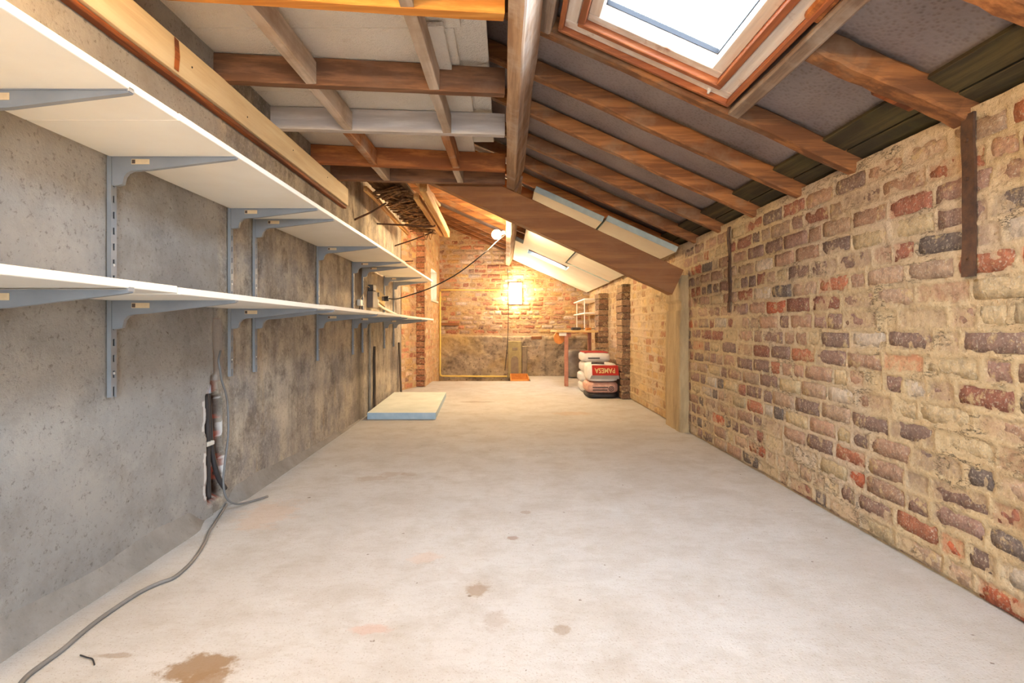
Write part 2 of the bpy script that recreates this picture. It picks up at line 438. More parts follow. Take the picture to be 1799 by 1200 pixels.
def beam(p0, p1, w, h, up=(0, 0, 1), segs=8, jit=.002, bm=None, seed=0, bev=.12):
    """rough sawn timber from p0 to p1 (centre line of the TOP... centre), section w x h, chamfered octagon."""
    bm = bm or nb(); p0 = Vector(p0); p1 = Vector(p1)
    d = (p1 - p0).normalized(); upv = Vector(up); upv = (upv - d * upv.dot(d)).normalized(); sd = d.cross(upv)
    b = min(w, h) * bev
    sec = [(-w/2+b, -h/2), (w/2-b, -h/2), (w/2, -h/2+b), (w/2, h/2-b), (w/2-b, h/2), (-w/2+b, h/2), (-w/2, h/2-b), (-w/2, -h/2+b)]
    rnd = random.Random(seed * 7 + 3)
    rings = []
    for i in range(segs + 1):
        c = p0.lerp(p1, i / segs)
        ox, oy = rnd.uniform(-jit, jit), rnd.uniform(-jit, jit)
        rings.append([bm.verts.new(c + sd * (a + ox + rnd.uniform(-jit, jit) * .5) + upv * (q + oy + rnd.uniform(-jit, jit) * .5)) for a, q in sec])
    for i in range(segs):
        for k in range(8):
            bm.faces.new((rings[i][k], rings[i][(k+1) % 8], rings[i+1][(k+1) % 8], rings[i+1][k]))
    bm.faces.new(rings[0][::-1]); bm.faces.new(rings[-1])
    return bm
def catmull(pts, n=8):
    pts = [Vector(p) for p in pts]; P = [pts[0] * 2 - pts[1]] + pts + [pts[-1] * 2 - pts[-2]]
    out = []
    for i in range(1, len(P) - 2):
        for k in range(n):
            t = k / n; a, b, c, d = P[i-1], P[i], P[i+1], P[i+2]
            out.append(.5 * ((2*b) + (c-a)*t + (2*a-5*b+4*c-d)*t*t + (3*b-a-3*c+d)*t**3))
    out.append(pts[-1]); return out
def tube(pts, r, n=8, smooth=6, bm=None):
    bm = bm or nb()
    path = catmull(pts, smooth) if smooth > 1 else [Vector(p) for p in pts]
    rings = []; prev = None
    for i, p in enumerate(path):
        d = (path[min(i+1, len(path)-1)] - path[max(i-1, 0)])
        d = d.normalized() if d.length > 1e-9 else Vector((0, 0, 1))
        ref = prev if prev is not None else (Vector((0, 0, 1)) if abs(d.z) < .9 else Vector((1, 0, 0)))
        a = ref - d * ref.dot(d)
        if a.length < 1e-6: a = Vector((1, 0, 0)) - d * d.x
        a.normalize(); prev = a; b = d.cross(a)
        rings.append([bm.verts.new(p + a * r * math.cos(2*math.pi*k/n) + b * r * math.sin(2*math.pi*k/n)) for k in range(n)])
    for i in range(len(rings) - 1):
        for k in range(n):
            bm.faces.new((rings[i][k], rings[i][(k+1) % n], rings[i+1][(k+1) % n], rings[i+1][k]))
    bm.faces.new(rings[0][::-1]); bm.faces.new(rings[-1])
    return bm
def prism(bm, poly, d, off=(0, 0, 0)):
    """polygon (list of 3D points) extruded by vector d"""
    a = [bm.verts.new(Vector(p)) for p in poly]; b = [bm.verts.new(Vector(p) + Vector(d)) for p in poly]
    n = len(a)
    bm.faces.new(a); bm.faces.new(b[::-1])
    for i in range(n): bm.faces.new((a[i], b[i], b[(i+1) % n], a[(i+1) % n]))
    return bm
def gridmesh(name, P, mask=None, tint=None):
    """P: (n,m,3) array -> mesh; mask (n-1,m-1) keeps faces; tint (n,m,4) colour attribute"""
    n, m = P.shape[:2]
    idx = np.arange(n * m).reshape(n, m)
    q = np.stack([idx[:-1, :-1], idx[1:, :-1], idx[1:, 1:], idx[:-1, 1:]], -1).reshape(-1, 4)
    if mask is not None: q = q[mask.reshape(-1)]
    me = bpy.data.meshes.new(name)
    me.vertices.add(n * m); me.vertices.foreach_set('co', P.reshape(-1).astype(np.float32))
    me.loops.add(len(q) * 4); me.loops.foreach_set('vertex_index', q.reshape(-1).astype(np.int32))
    me.polygons.add(len(q)); me.polygons.foreach_set('loop_start', (np.arange(len(q)) * 4).astype(np.int32))
    me.polygons.foreach_set('use_smooth', np.ones(len(q), bool))
    me.update(calc_edges=True); me.validate()
    if tint is not None:
        at = me.color_attributes.new('tint', 'FLOAT_COLOR', 'POINT')
        at.data.foreach_set('color', tint.reshape(-1).astype(np.float32))
    return me
def struct(name, me, mat, parent=None):
    me.materials.append(M[mat]); o = link(name, me, parent)
    if parent is None: o['kind'] = 'structure'
    return o

# ------------------------------------------------------------------ bricks
def brick_mesh(L, H, seed):
    r = random.Random(seed); nx, ny = 5, 2
    bm = nb(); front = []
    for i in range(nx + 1):
        row = []
        for j in range(ny + 1):
            x = (i / nx - .5) * L; z = (j / ny - .5) * H
            e = 0
            if i in (0, nx): x += r.uniform(-.004, .003) * (1 if i else -1); e = 1
            if j in (0, ny): z += r.uniform(-.0035, .0025) * (1 if j else -1); e = 1
            y = r.uniform(-.0012, .0012) - (.0015 if e else 0) - (.0015 if (i in (0, nx) and j in (0, ny)) else 0)
            row.append(bm.verts.new((x, y, z)))
        front.append(row)
    for i in range(nx):
        for j in range(ny): bm.faces.new((front[i][j], front[i][j+1], front[i+1][j+1], front[i+1][j]))
    per = [front[i][0] for i in range(nx + 1)] + [front[nx][j] for j in range(1, ny + 1)] + \
          [front[i][ny] for i in range(nx - 1, -1, -1)] + [front[0][j] for j in range(ny - 1, 0, -1)]
    back = [bm.verts.new((v.co.x * .99, -.035, v.co.z * .99)) for v in per]
    for k in range(len(per)):
        bm.faces.new((per[k], per[(k+1) % len(per)], back[(k+1) % len(per)], back[k]))
    bmesh.ops.recalc_face_normals(bm, faces=bm.faces)
    me = bpy.data.meshes.new('brick'); bm.to_mesh(me); bm.free(); me.materials.append(M['brick'])
    for p in me.polygons: p.use_smooth = True
    return me
STRETCH = [brick_mesh(.196, .063, 100 + k) for k in range(9)]
HEADER = [brick_mesh(.094, .063, 200 + k) for k in range(7)]
PAL = [((164, 108, 88), 4), ((144, 118, 106), 4), ((124, 110, 103), 3), ((186, 120, 90), 2), ((182, 146, 122), 6), ((206, 184, 146), 4),
       ((192, 162, 136), 6), ((214, 198, 178), 2), ((158, 126, 112), 4), ((198, 108, 74), 1)]
PALB = [((206, 138, 104), 5), ((214, 158, 122), 5), ((212, 182, 156), 6), ((222, 198, 176), 5), ((190, 122, 92), 3), ((168, 130, 110), 2), ((218, 176, 118), 5)]
PALQ = [((182, 118, 80), 4), ((170, 106, 72), 4), ((192, 134, 96), 3), ((156, 98, 68), 2)]
def pick(pal, r):
    tot = sum(w for _, w in pal); x = r.uniform(0, tot)
    for c, w in pal:
        x -= w
        if x <= 0: break
    k = r.uniform(.9, 1.08)
    return srgb(*[min(255, q * k) for q in c])
def layout(a0, a1, z0, ztop, module=(.212, .0785), seed=1):
    """list of (centre a, centre z, kind, length)"""
    r = random.Random(seed); out = []; k = 0; z = z0
    while z + module[1] * .5 < ztop:
        a = a0 - r.uniform(0, module[0]); hd = (k % 3 == 1)
        while a < a1:
            isH = (r.random() < (.72 if hd else .2))
            L = (.108 if isH else module[0]) * r.uniform(.94, 1.06)
            out.append([a + L / 2, z + module[1] / 2 + r.uniform(-.004, .004), 'H' if isH else 'S', L])
            a += L
        z += module[1]; k += 1
    return out
def wavy(a, z): return .016 * (float(VN3.n(a * .8 + 3, z * 1.2)) - .5)
def bricks_and_mortar(A, Z, bricks, pal, seed, cover=0.0, brick_amp=1.0):
    """height of the mortar sheet (towards the room) and tint, on the grid A (n,) x Z (m,);
    appends brick height and colour to each brick"""
    r = random.Random(seed)
    AA, ZZ = np.meshgrid(A, Z, indexing='ij')
    joint = np.ones_like(AA); tint = np.zeros(AA.shape + (4,))
    for b in bricks:
        b[1] += wavy(b[0], b[1])
        hb = r.uniform(-.003, .0022) * brick_amp; col = pick(pal, r); rot = r.uniform(-.02, .02)
        b += [hb, col, rot]
        L = b[3] - .016; H = .0625
        i0, i1 = np.searchsorted(A, [b[0] - L / 2 - .02, b[0] + L / 2 + .02]); j0, j1 = np.searchsorted(Z, [b[1] - H / 2 - .02, b[1] + H / 2 + .02])
        if i1 <= i0 or j1 <= j0: continue
        a = AA[i0:i1, j0:j1]; z = ZZ[i0:i1, j0:j1]
        wob = .020 * VN2.fbm(a * 30, z * 34, 3)
        d = np.minimum(L / 2 - np.abs(a - b[0]), H / 2 - np.abs(z - b[1])) + wob
        f = np.clip((d + .003) / .008, 0, 1); f = f * f * (3 - 2 * f)
        joint[i0:i1, j0:j1] = np.minimum(joint[i0:i1, j0:j1], 1 - f)
        k = np.clip(f, 0, 1)[..., None]
        t = np.array([col[0], col[1], col[2], 1.0])
        tint[i0:i1, j0:j1] = tint[i0:i1, j0:j1] * (1 - k) + t * k
    n = VN1.fbm(AA * 7, ZZ * 9, 4); n2 = VN2.fbm(AA * 34, ZZ * 34, 3); n3 = VN3.fbm(AA * 2.1 + 5, ZZ * 2.6, 3)
    h = -.0034 + .0052 * joint + .009 * n + .008 * n3 + .0055 * n2 + cover
    tint[..., 3] *= .6
    return AA, ZZ, h, tint

def add_bricks(parent, bricks, place, limit_mesh=True):
    r = random.Random(5)
    for b in bricks:
        a, z, kind, L, hb, col, rot = b
        me = r.choice(STRETCH if kind == 'S' else HEADER)
        o = bpy.data.objects.new('brick', me); COL.objects.link(o)
        o.parent = parent; o.color = col
        loc, rz = place(a, z, hb)
        o.location = loc; o.rotation_euler = (0, rot, rz)
        o.scale = ((L - .016) / (.196 if kind == 'S' else .094), 1, 1)
def joined_bricks(name, parent, bricks, place):
    """far bricks: real geometry in one part of kind stuff"""
    r = random.Random(9); V = []; Fc = []; C = []
    for b in bricks:
        a, z, kind, L, hb, col, rot = b
        me = r.choice(STRETCH if kind == 'S' else HEADER)
        loc, rz = place(a, z, hb); s = (L - .016) / (.196 if kind == 'S' else .094)
        c, sn = math.cos(rz), math.sin(rz); off = len(V)
        for v in me.vertices:
            x, y, zz = v.co.x * s, v.co.y, v.co.z
            V.append((loc[0] + c * x - sn * y, loc[1] + sn * x + c * y, loc[2] + zz)); C.append(col)
        for p in me.polygons: Fc.append([i + off for i in p.vertices])
    me = bpy.data.meshes.new(name); me.from_pydata(V, [], Fc)
    at = me.color_attributes.new('tint', 'FLOAT_COLOR', 'POINT'); at.data.foreach_set('color', np.array(C, np.float32).reshape(-1))
    me.materials.append(M['brick_joined']); o = link(name, me, parent); o['kind'] = 'stuff'; return o
def mat_brick_joined():
    t = NT('brick_joined'); v = t.coord((1, 1, 1), world=True)
    n1 = t.noise(v, 38, 6, .7); n2 = t.noise(v, 14, 5, .7)
    col, _ = t.attr('tint')
    c = t.mix(t.ramp(n1, [(.3, (0, 0, 0)), (.7, (1, 1, 1))]), t.mix(1.0, col, (.7, .67, .65, 1), 'MULTIPLY'), col)
    c = t.mix(t.ramp(n2, [(.5, (0, 0, 0)), (.6, (.85, .85, .85))]), c, srgb(200, 172, 122))
    t.base(c); t.rough(.92); t.bump(n1, .7, .006); M['brick_joined'] = t.m
mat_brick_joined()

# ------------------------------------------------------------------ floor
def make_floor():
    pieces = nb()
    pit0, pitx = 8.2, .38
    def quad(x0, x1, y0, y1, z):
        pieces.faces.new([pieces.verts.new(c) for c in ((x0, y0, z), (x1, y0, z), (x1, y1, z), (x0, y1, z))])
    quad(-1.5, 1.7, YR - .2, pit0, 0)
    quad(pitx, 1.7, pit0, YB + .2, 0)
    quad(-1.5, pitx, pit0, YB + .2, -.28)
    pieces.faces.new([pieces.verts.new(c) for c in ((-1.5, pit0, 0), (pitx, pit0, 0), (pitx, pit0, -.28), (-1.5, pit0, -.28))])
    pieces.faces.new([pieces.verts.new(c) for c in ((pitx, pit0, 0), (pitx, YB + .2, 0), (pitx, YB + .2, -.28), (pitx, pit0, -.28))])
    me = bpy.data.meshes.new('floor'); pieces.to_mesh(me); pieces.free()
    return struct('floor', me, 'floor')
floor = make_floor()

# ------------------------------------------------------------------ right wall
def make_wall_right():
    A = np.concatenate([np.arange(YR, 1.2, .018), np.arange(1.2, 4.22, .0072), np.arange(4.22, YB + .02, .016)])
    Z = np.arange(-.02, WTOP + .04, .0075)
    br = layout(YR, YB, .004, WTOP - .01, seed=21)
    AA, ZZ, h, tint = bricks_and_mortar(A, Z, br, PAL, 31, .0004)
    rr = random.Random(77)
    for b in br:
        if b[0] > 4.3: b[5] = pick([((188, 156, 112), 4), ((176, 140, 100), 4), ((200, 170, 124), 3), ((164, 118, 88), 2)], rr)
    far = AA > 4.3
    tint[far, 3] *= .35; h = h + np.where(far, .0022 + .008 * VN3.fbm(AA * 12, ZZ * 10, 3), 0)
    foot = np.clip((.016 + .012 * VN2.fbm(AA * 6, ZZ * 0, 3) - ZZ) / .006, 0, 1); h = h - .018 * foot
    P = np.stack([WR - h, AA, ZZ], -1)
    w = struct('wall_right', gridmesh('wall_right', P, None, tint), 'mortar')
    place = lambda a, z, hb: ((WR - hb, a, z), math.pi / 2)
    near = [b for b in br if 1.36 < b[0] < 4.15]
    near = sorted(near, key=lambda b: b[0])[:300]
    ids = {id(b) for b in near}
    add_bricks(w, near, place)
    joined_bricks('brickwork', w, [b for b in br if id(b) not in ids], place)
    return w
wall_right = make_wall_right()
bm = nb(); box(bm, WR + .05, WR + .25, YR - .2, YB + .3, -.1, 1.36)
prism(bm, [(WR + .03, YR - .2, 1.36), (WR + .25, YR - .2, 1.36), (WR + .25, YR - .2, 1.60), (WR + .03, YR - .2, 1.60)], (0, YB - YR + .5, 0))
build('eaves_light_block', bm, 'void', wall_right)  # unseen filler added behind the brickwork to stop daylight leaking in at the eaves
def pilaster():
    # rendered pilaster, proud of the brickwork, under the end of the big diagonal timber
    Zs = np.linspace(-.01, 1.2, 90); prof = []
    y0, y1, pr = 4.16, 4.57, .062
    path = [(WR + .01, y0), (WR - .02, y0 + .002), (WR - pr * .8, y0 + .012), (WR - pr, y0 + .03)] + \
           [(WR - pr, y0 + .03 + (y1 - y0 - .06) * k / 14) for k in range(1, 15)] + [(WR - pr * .8, y1 - .012), (WR + .01, y1)]
    P = np.zeros((len(path), len(Zs), 3))
    for i, (x, y) in enumerate(path):
        for j, z in enumerate(Zs):
            n = .014 * float(VN1.fbm(y * 9 + i * .6, z * 9, 3)) * (1 if 1 < i < len(path) - 1 else 0)
            brk = -.018 if (.93 < z < 1.0 and 0 < i < len(path) - 1) else 0
            P[i, j] = (x - n - brk * (1 if 2 < i else 0), y + (n * .6 if i in (1, 2, 3) else 0), z)
    o = struct('pilaster_render', gridmesh('pilaster_render', P), 'plaster', wall_right)
    bm = nb(); prism(bm, [(WR - pr + .002, y0 + .02, 1.2), (WR + .02, y0, 1.2), (WR + .02, y1, 1.2), (WR - pr + .002, y1 - .02, 1.2)], (0, 0, -.02))
    build('pilaster_cap', bm, 'plaster', wall_right)
pilaster()
def pier(y0, y1, x, ztop, seed):
    """brick pier against the right wall: each course a brick of its own"""
    r = random.Random(seed); p = tag(build('pier_core', (lambda b: (box(b, x + .012, WR + .02, y0 + .012, y1, 0, ztop), b)[1])(nb()), 'mortar', wall_right))
    z = .006; k = 0
    while z + .07 < ztop:
        bm = nb(); j = lambda: r.uniform(-.006, .006)
        box(bm, x + j() * .6, WR + .012, y0 + j() * .6, y1 + j(), z, z + .064, bev=.005)
        o = build('brick', bm, 'brick', wall_right); o.color = pick([((146, 112, 84), 3), ((132, 98, 72), 3), ((160, 128, 96), 2)], r)
        z += .0745; k += 1
pier(6.1, 6.4, 1.298, 1.29, 3)
pier(7.4, 7.7, 1.262, 1.27, 4)

# ------------------------------------------------------------------ back wall
def make_wall_back():
    X0, X1 = -1.36, 1.44
    A = np.arange(X0, X1, .014); Z = np.arange(.66, 2.86, .0135)
    br = layout(X0, X1, .69, 2.8, seed=51)
    br = [b for b in br if b[1] < zr(b[0]) + .1 and -1.16 < b[0] < 1.44 and not (1.46 < b[1] < 1.5 and False)]
    AA, ZZ, h, tint = bricks_and_mortar(A, Z, br, PALB, 61, .0004)
    P = np.stack([AA, YB - h, ZZ], -1)
    w = struct('wall_back', gridmesh('wall_back', P, None, tint), 'mortar_back')
    place = lambda a, z, hb: ((a, YB - hb, z), math.pi)
    vis = sorted(br, key=lambda b: b[1])
    add_bricks(w, vis[:290], place)
    if vis[290:]: joined_bricks('brickwork', w, vis[290:], place)
    # lower course: rough rubble, a hand proud of the brickwork, with a lit ledge on top
    A = np.arange(X0, X1, .016); Z = np.concatenate([np.arange(-.3, .66, .016), np.array([.668, .676])])
    AA, ZZ = np.meshgrid(A, Z, indexing='ij')
    n = VN1.fbm(AA * 5, ZZ * 7, 4); n2 = VN2.fbm(AA * 20, ZZ * 24, 3); n3 = VN3.fbm(AA * 1.7, ZZ * 2.2, 3)
    h = .04 + .075 * n + .03 * n2 + .03 * n3
    cav = (AA > .66) & (ZZ < .6); h = np.where(cav, h - .035 + .05 * VN3.fbm(AA * 9, ZZ * 8, 3), h)
    h[:, -1] = -.03; h[:, -2] = np.maximum(h[:, -3] - .012, .0)
    P = np.stack([AA, YB - h, ZZ + .02 * VN1.fbm(AA * 2.5, ZZ * 0 + 2, 3)], -1)
    struct('rubble_base', gridmesh('rubble_base', P), 'rubble', w)
    return w
wall_back = make_wall_back()
for (x0, x1, z, h_) in ((-1.09, -.77, .862, .045), (.43, .60, .635, .05)):
    build('embedded_timber', beam((x0, YB - .03, z), (x1, YB - .03, z), .07, h_, segs=4, jit=.004, seed=int(x1 * 10)), 'beam_brown', wall_back)

# ------------------------------------------------------------------ left wall
XL = -1.25
def xl(y):      # face of the left wall (concrete stretch)
    return XL if y < 4.3 else XL - .08 * min((y - 4.3) / 2.65, 1)
CH = []         # ragged outline of the open chase in the render, (y, z)
def make_wall_left():
    yc0, yc1 = 2.2, 2.62
    A = np.concatenate([np.arange(YR, yc0, .05), np.arange(yc0, yc1, .006), np.arange(yc1, 6.96, .04), [6.96]])
    Z = np.concatenate([np.arange(-.02, .85, .008), np.arange(.85, 2.8, .05)])
    AA, ZZ = np.meshgrid(A, Z, indexing='ij')
    X = np.vectorize(xl)(AA)
    bump = .010 * VN1.fbm(AA * 2, ZZ * 2, 4) + .004 * VN2.fbm(AA * 9, ZZ * 9, 3)
    # the right-hand render is a second coat, a little further back, with a broken edge at the chase
    edge = 2.335 + .03 * VN3.fbm(ZZ * 9, ZZ * 0 + 1, 3)
    step = np.where((AA > edge) & (ZZ < .86), -.012 * np.clip((AA - edge) / .01, 0, 1) * np.clip((2.56 - AA) / .12, 0, 1), 0)
    # chase: from z .06 to .62
    zc = np.clip((ZZ - .05) / .6, 0, 1)
    lo = 2.288 + .022 * VN1.fbm(ZZ * 16, ZZ * 0, 3) - .012 * zc + np.where(ZZ > .52, .035, 0)
    hi = 2.448 + .05 * VN2.fbm(ZZ * 11, ZZ * 0 + 3, 3) - .035 * zc + np.where(ZZ > .5, -.02, 0)
    ins = np.clip(np.minimum(AA - lo, hi - AA) / .012, 0, 1) * np.clip((.60 - ZZ) / .02, 0, 1) * np.clip((ZZ - .05) / .02, 0, 1)
    rough = .03 * VN3.fbm(AA * 30, ZZ * 30, 3)
    X = X + bump + step - ins * (.05 + rough)
    tint = np.zeros(AA.shape + (4,))
    red = np.array(srgb(158, 74, 52)); pal = np.array(srgb(206, 192, 180)); drk = np.array(srgb(76, 58, 48))
    nn = VN2.fbm(AA * 28, ZZ * 22, 3)[..., None]
    c = np.where(nn > .13, pal, np.where(nn < -.09, drk, red))
    tint[..., :3] = c[..., :3]; tint[..., 3] = np.clip(ins * 1.6, 0, 1)
    # pale torn plaster along both lips
    lip = np.clip(1 - np.abs(AA - lo + .012) / .014, 0, 1) * (ZZ < .5) * (ZZ > .08) * (VN1.fbm(AA * 20, ZZ * 13, 2) > -.03)
    lip2 = np.clip(1 - np.abs(AA - hi - .004) / .011, 0, 1) * (ZZ < .5) * (ZZ > .1) * (VN2.fbm(AA * 22, ZZ * 16, 2) > -.05)
    lp = np.maximum(lip, lip2 * .7); m = lp > .25
    tint[m, :3] = np.array(srgb(214, 210, 204))[:3]; tint[m, 3] = .85
    # grey trowelled patch above the chase
    pat = np.clip(1.2 - np.sqrt(((AA - 2.335) / .075) ** 2 + ((ZZ - .5) / .07) ** 2) + .8 * VN3.fbm(AA * 14, ZZ * 14, 2), 0, 1)
    ringm = (pat > .35) & (ins < .3) & (AA < 2.37)
    tint[ringm, :3] = np.array(srgb(150, 156, 166))[:3]; tint[ringm, 3] = .8
    X = X + np.where(ringm, .008, 0)
    tri = (AA > edge) & (AA < 2.44 - .06 * np.clip(ZZ - .6, 0, 1)) & (ZZ > .57) & (ZZ < .84)
    tint[tri, :3] = np.array(srgb(156, 148, 142))[:3]; tint[tri, 3] = .7
    P = np.stack([X, AA, ZZ], -1)
    w = struct('wall_left', gridmesh('wall_left', P, None, tint), 'left_render')
    # end of the concrete, then a short stretch of rough brick, a brick reveal and the far wall
    bm = nb(); prism(bm, [(-1.329, 6.955, -.02), (-1.329, 6.975, -.02), (-1.45, 6.975, -.02), (-1.45, 6.955, -.02)], (0, 0, 2.8)); build('render_end', bm, 'left_render', w)
    A = np.arange(6.95, 7.42, .014); Z = np.arange(-.02, 2.8, .0135)
    br = layout(6.95, 7.42, .004, 2.75, seed=71)
    AA, ZZ, h, tint = bricks_and_mortar(A, Z, br, PALB, 81, .001)
    struct('brick_return', gridmesh('brick_return', np.stack([-1.345 + .3 * (AA - 6.95) + h, AA, ZZ], -1), None, tint), 'mortar_left', w)
    pl = lambda a, z, hb: ((-1.345 + .3 * (a - 6.95) + hb, a, z), -math.pi / 2 - math.atan(.3))
    joined_bricks('brickwork', w, br, pl)
    # far wall, window opening at y 8.02..8.72, z 1.22..1.68
    A = np.unique(np.round(np.concatenate([np.arange(7.4, 9.14, .016), [8.02, 8.72]]), 4)); Z = np.unique(np.round(np.concatenate([np.arange(-.3, 2.8, .016), [1.22, 1.68]]), 4))
    br = layout(7.4, 9.12, .004, 2.75, seed=91)
    br = [b for b in br if not (7.93 < b[0] < 8.81 and 1.17 < b[1] < 1.73) and b[0] > 7.5]
    AA, ZZ, h, tint = bricks_and_mortar(A, Z, br, PALB, 95, .004)
    ac = (A[:-1] + A[1:]) / 2; zc = (Z[:-1] + Z[1:]) / 2
    hole = ((ac > 8.02) & (ac < 8.72))[:, None] & ((zc > 1.22) & (zc < 1.68))[None, :]
    struct('far_brick_wall', gridmesh('far_brick_wall', np.stack([-1.1 + h, AA, ZZ], -1), ~hole, tint), 'mortar_left', w)
    pl2 = lambda a, z, hb: ((-1.1 + hb, a, z), -math.pi / 2)
    joined_bricks('brickwork', w, br, pl2)
    # window reveal
    bm = nb()
    for q in (((-1.1, 8.02, 1.22), (-1.1, 8.72, 1.22), (-1.36, 8.72, 1.22), (-1.36, 8.02, 1.22)), ((-1.1, 8.02, 1.68), (-1.1, 8.72, 1.68), (-1.36, 8.72, 1.68), (-1.36, 8.02, 1.68)),
              ((-1.1, 8.02, 1.22), (-1.1, 8.02, 1.68), (-1.36, 8.02, 1.68), (-1.36, 8.02, 1.22)), ((-1.1, 8.72, 1.22), (-1.1, 8.72, 1.68), (-1.36, 8.72, 1.68), (-1.36, 8.72, 1.22))):
        bm.faces.new([bm.verts.new(c) for c in q])
    build('window_reveal', bm, 'plaster', w)
    # brick quoin facing the camera where the wall steps in
    r = random.Random(4); z = .006; k = 0
    bm = nb(); box(bm, -1.36, -1.115, 7.41, 7.6, 0, 2.75); build('quoin_core', bm, 'mortar_left', w)
    while z < 2.7:
        cuts = [(-1.34, -1.096)] if k % 2 else [(-1.34, -1.215), (-1.207, -1.096)]
        for (x0, x1) in cuts:
            bm = nb(); box(bm, x0, x1 + r.uniform(-.004, .004), 7.4 + r.uniform(-.004, .004), 7.5, z, z + .066, bev=.004)
            o = build('brick', bm, 'brick', w); o.color = pick(PALQ, r)
        z += .0765; k += 1
    # outer skin to keep daylight out
    bm = nb(); box(bm, -1.62, -1.5, YR - .2, 7.95, -.3, 2.85); box(bm, -1.62, -1.5, 8.8, YB + .3, -.3, 2.85)
    box(bm, -1.62, -1.5, 7.95, 8.8, -.3, 1.16); box(bm, -1.62, -1.5, 7.95, 8.8, 1.74, 2.85)
    o = build('outer_skin', bm, 'outer', w)
    return w
wall_left = make_wall_left()

def make_cove():
    ys = np.concatenate([np.arange(YR, 2.24, .06), np.arange(2.5, 4.9, .05)])
    seg = [(YR, 2.27), (2.44, 4.72)]
    for k, (a, b) in enumerate(seg):
        n = int((b - a) / .035); Y = np.linspace(a, b, n); T = np.linspace(0, 1, 6)
        P = np.zeros((n, 6, 3))
        for i, y in enumerate(Y):
            fade = (1 if k == 0 else max(.25, 1 - (y - 2.5) / 2.6)) * min(1, abs(y - (2.27 if k == 0 else 2.44)) / .12 + .04)
            w_ = (.05 + .02 * float(VN1.fbm(y * 4, .5, 3))) * fade; h_ = (.085 + .045 * float(VN2.fbm(y * 3, .2, 3))) * fade
            for j, t in enumerate(T):
                s = .25 * math.sin(math.pi * t)
                P[i, j] = (xl(y) - .004 + (w_ + .004) * (t * (1 - s * .6)), y, max(.0015, h_ * (1 - t) * (1 - s)) - (.006 if t == 1 else 0))
        me = gridmesh('cement_fillet', P)
        if k == 0: o = struct('baseboard_left', me, 'cement'); base = o
        else: struct('cement_fillet', me, 'cement', base)
make_cove()

# ------------------------------------------------------------------ rear wall (behind the camera) with an unseen doorway added to let daylight in
def make_rear():
    bm = nb(); d0, d1, dz = -.35, .75, 1.62
    for (x0, x1, z0, z1) in ((-1.6, d0, -.1, 2.9), (d1, 1.7, -.1, 2.9), (d0, d1, dz, 2.9)):
        box(bm, x0, x1, YR - .15, YR, z0, z1)
    o = build('wall_rear', bm, 'plaster'); o['kind'] = 'structure'
make_rear()
portal('added_doorway_portal', Matrix.Translation((.2, YR - .12, .81)) @ Matrix.Rotation(math.pi / 2, 4, 'X'), 1.1, 1.62)
# ground outside the added doorway
bm = nb(); box(bm, -6, 6, -9, YR - .16, -.15, -.02)
o = build('ground_outside', bm, 'cement'); o['kind'] = 'structure'

# ------------------------------------------------------------------ roof
HOLE1 = (s_of_x(.20), s_of_x(.87), .98, 2.15)      # near skylight (s0, s1, y0, y1)
HOLE2 = (s_of_x(.33), s_of_x(.87), 7.10, 7.80)      # far skylight
RD = .078                                            # rafter depth
RAFT = [-1.75, -1.3, -.85, -.4, .05, .5, .93, 1.25, 1.67, 2.195, 2.6, 3.06, 3.56, 4.02, 4.46, 4.9, 5.34, 5.78, 6.22, 6.66, 7.06, 7.84, 8.26, 8.68, 9.02]
def make_roof():
    S = np.unique(np.round(np.concatenate([np.arange(-3.15, .2, .05), HOLE1[:2], HOLE2[:2]]), 4))
    Y = np.unique(np.round(np.concatenate([np.arange(YR - .2, YB + .3, .04), HOLE1[2:], HOLE2[2:]]), 4))
    SS, YY = np.meshgrid(S, Y, indexing='ij')
    R = np.array(sorted(RAFT)); k = np.clip(np.searchsorted(R, YY) - 1, 0, len(R) - 2)
    ph = np.clip((YY - R[k]) / (R[k + 1] - R[k]), 0, 1)
    sag = -.012 * np.sin(np.pi * ph) * (.6 + VN1.fbm(SS * 3, YY * 2, 3))
    fold = .008 * np.sin(SS * 18 + 3 * VN2.fbm(SS * 2, YY * 3, 2)) * np.sin(np.pi * ph)
    nrm = RD + .012 + np.minimum(sag, .004) + fold * 1.5
    P = np.stack([WR + SS * CA + nrm * SA, YY, WTOP - SS * SA + nrm * CA], -1)
    sc = (S[:-1] + S[1:]) / 2; yc = (Y[:-1] + Y[1:]) / 2
    keep = np.ones((len(sc), len(yc)), bool)
    for (a, b, c, d) in (HOLE1, HOLE2):
        keep &= ~(((sc > a) & (sc < b))[:, None] & ((yc > c) & (yc < d))[None, :])
    o = struct('ceiling', gridmesh('ceiling', P, keep), 'felt')
    return o
ceiling = make_roof()
def rafter(x0, x1, y, mat='rafter_wood', w=.052, seed=0):
    s0, s1 = s_of_x(x0), s_of_x(x1)
    bm = beam(RP(s0, y, RD / 2), RP(s1, y, RD / 2), w, RD, up=(SA, 0, CA), segs=14, jit=.003, seed=seed)
    return build('rafter', bm, mat, ceiling)
for i, y in enumerate(RAFT):
    if 1.2 < y < 1.7:
        rafter(.93, WR + .03, y, 'rafter_wood', .075, i); continue
    mat = 'rafter_bulb_lit' if 4.4 < y < 5.5 else 'rafter_wood'
    rafter(-1.28, WR + .03, y, mat, random.Random(i).uniform(.048, .06), i)
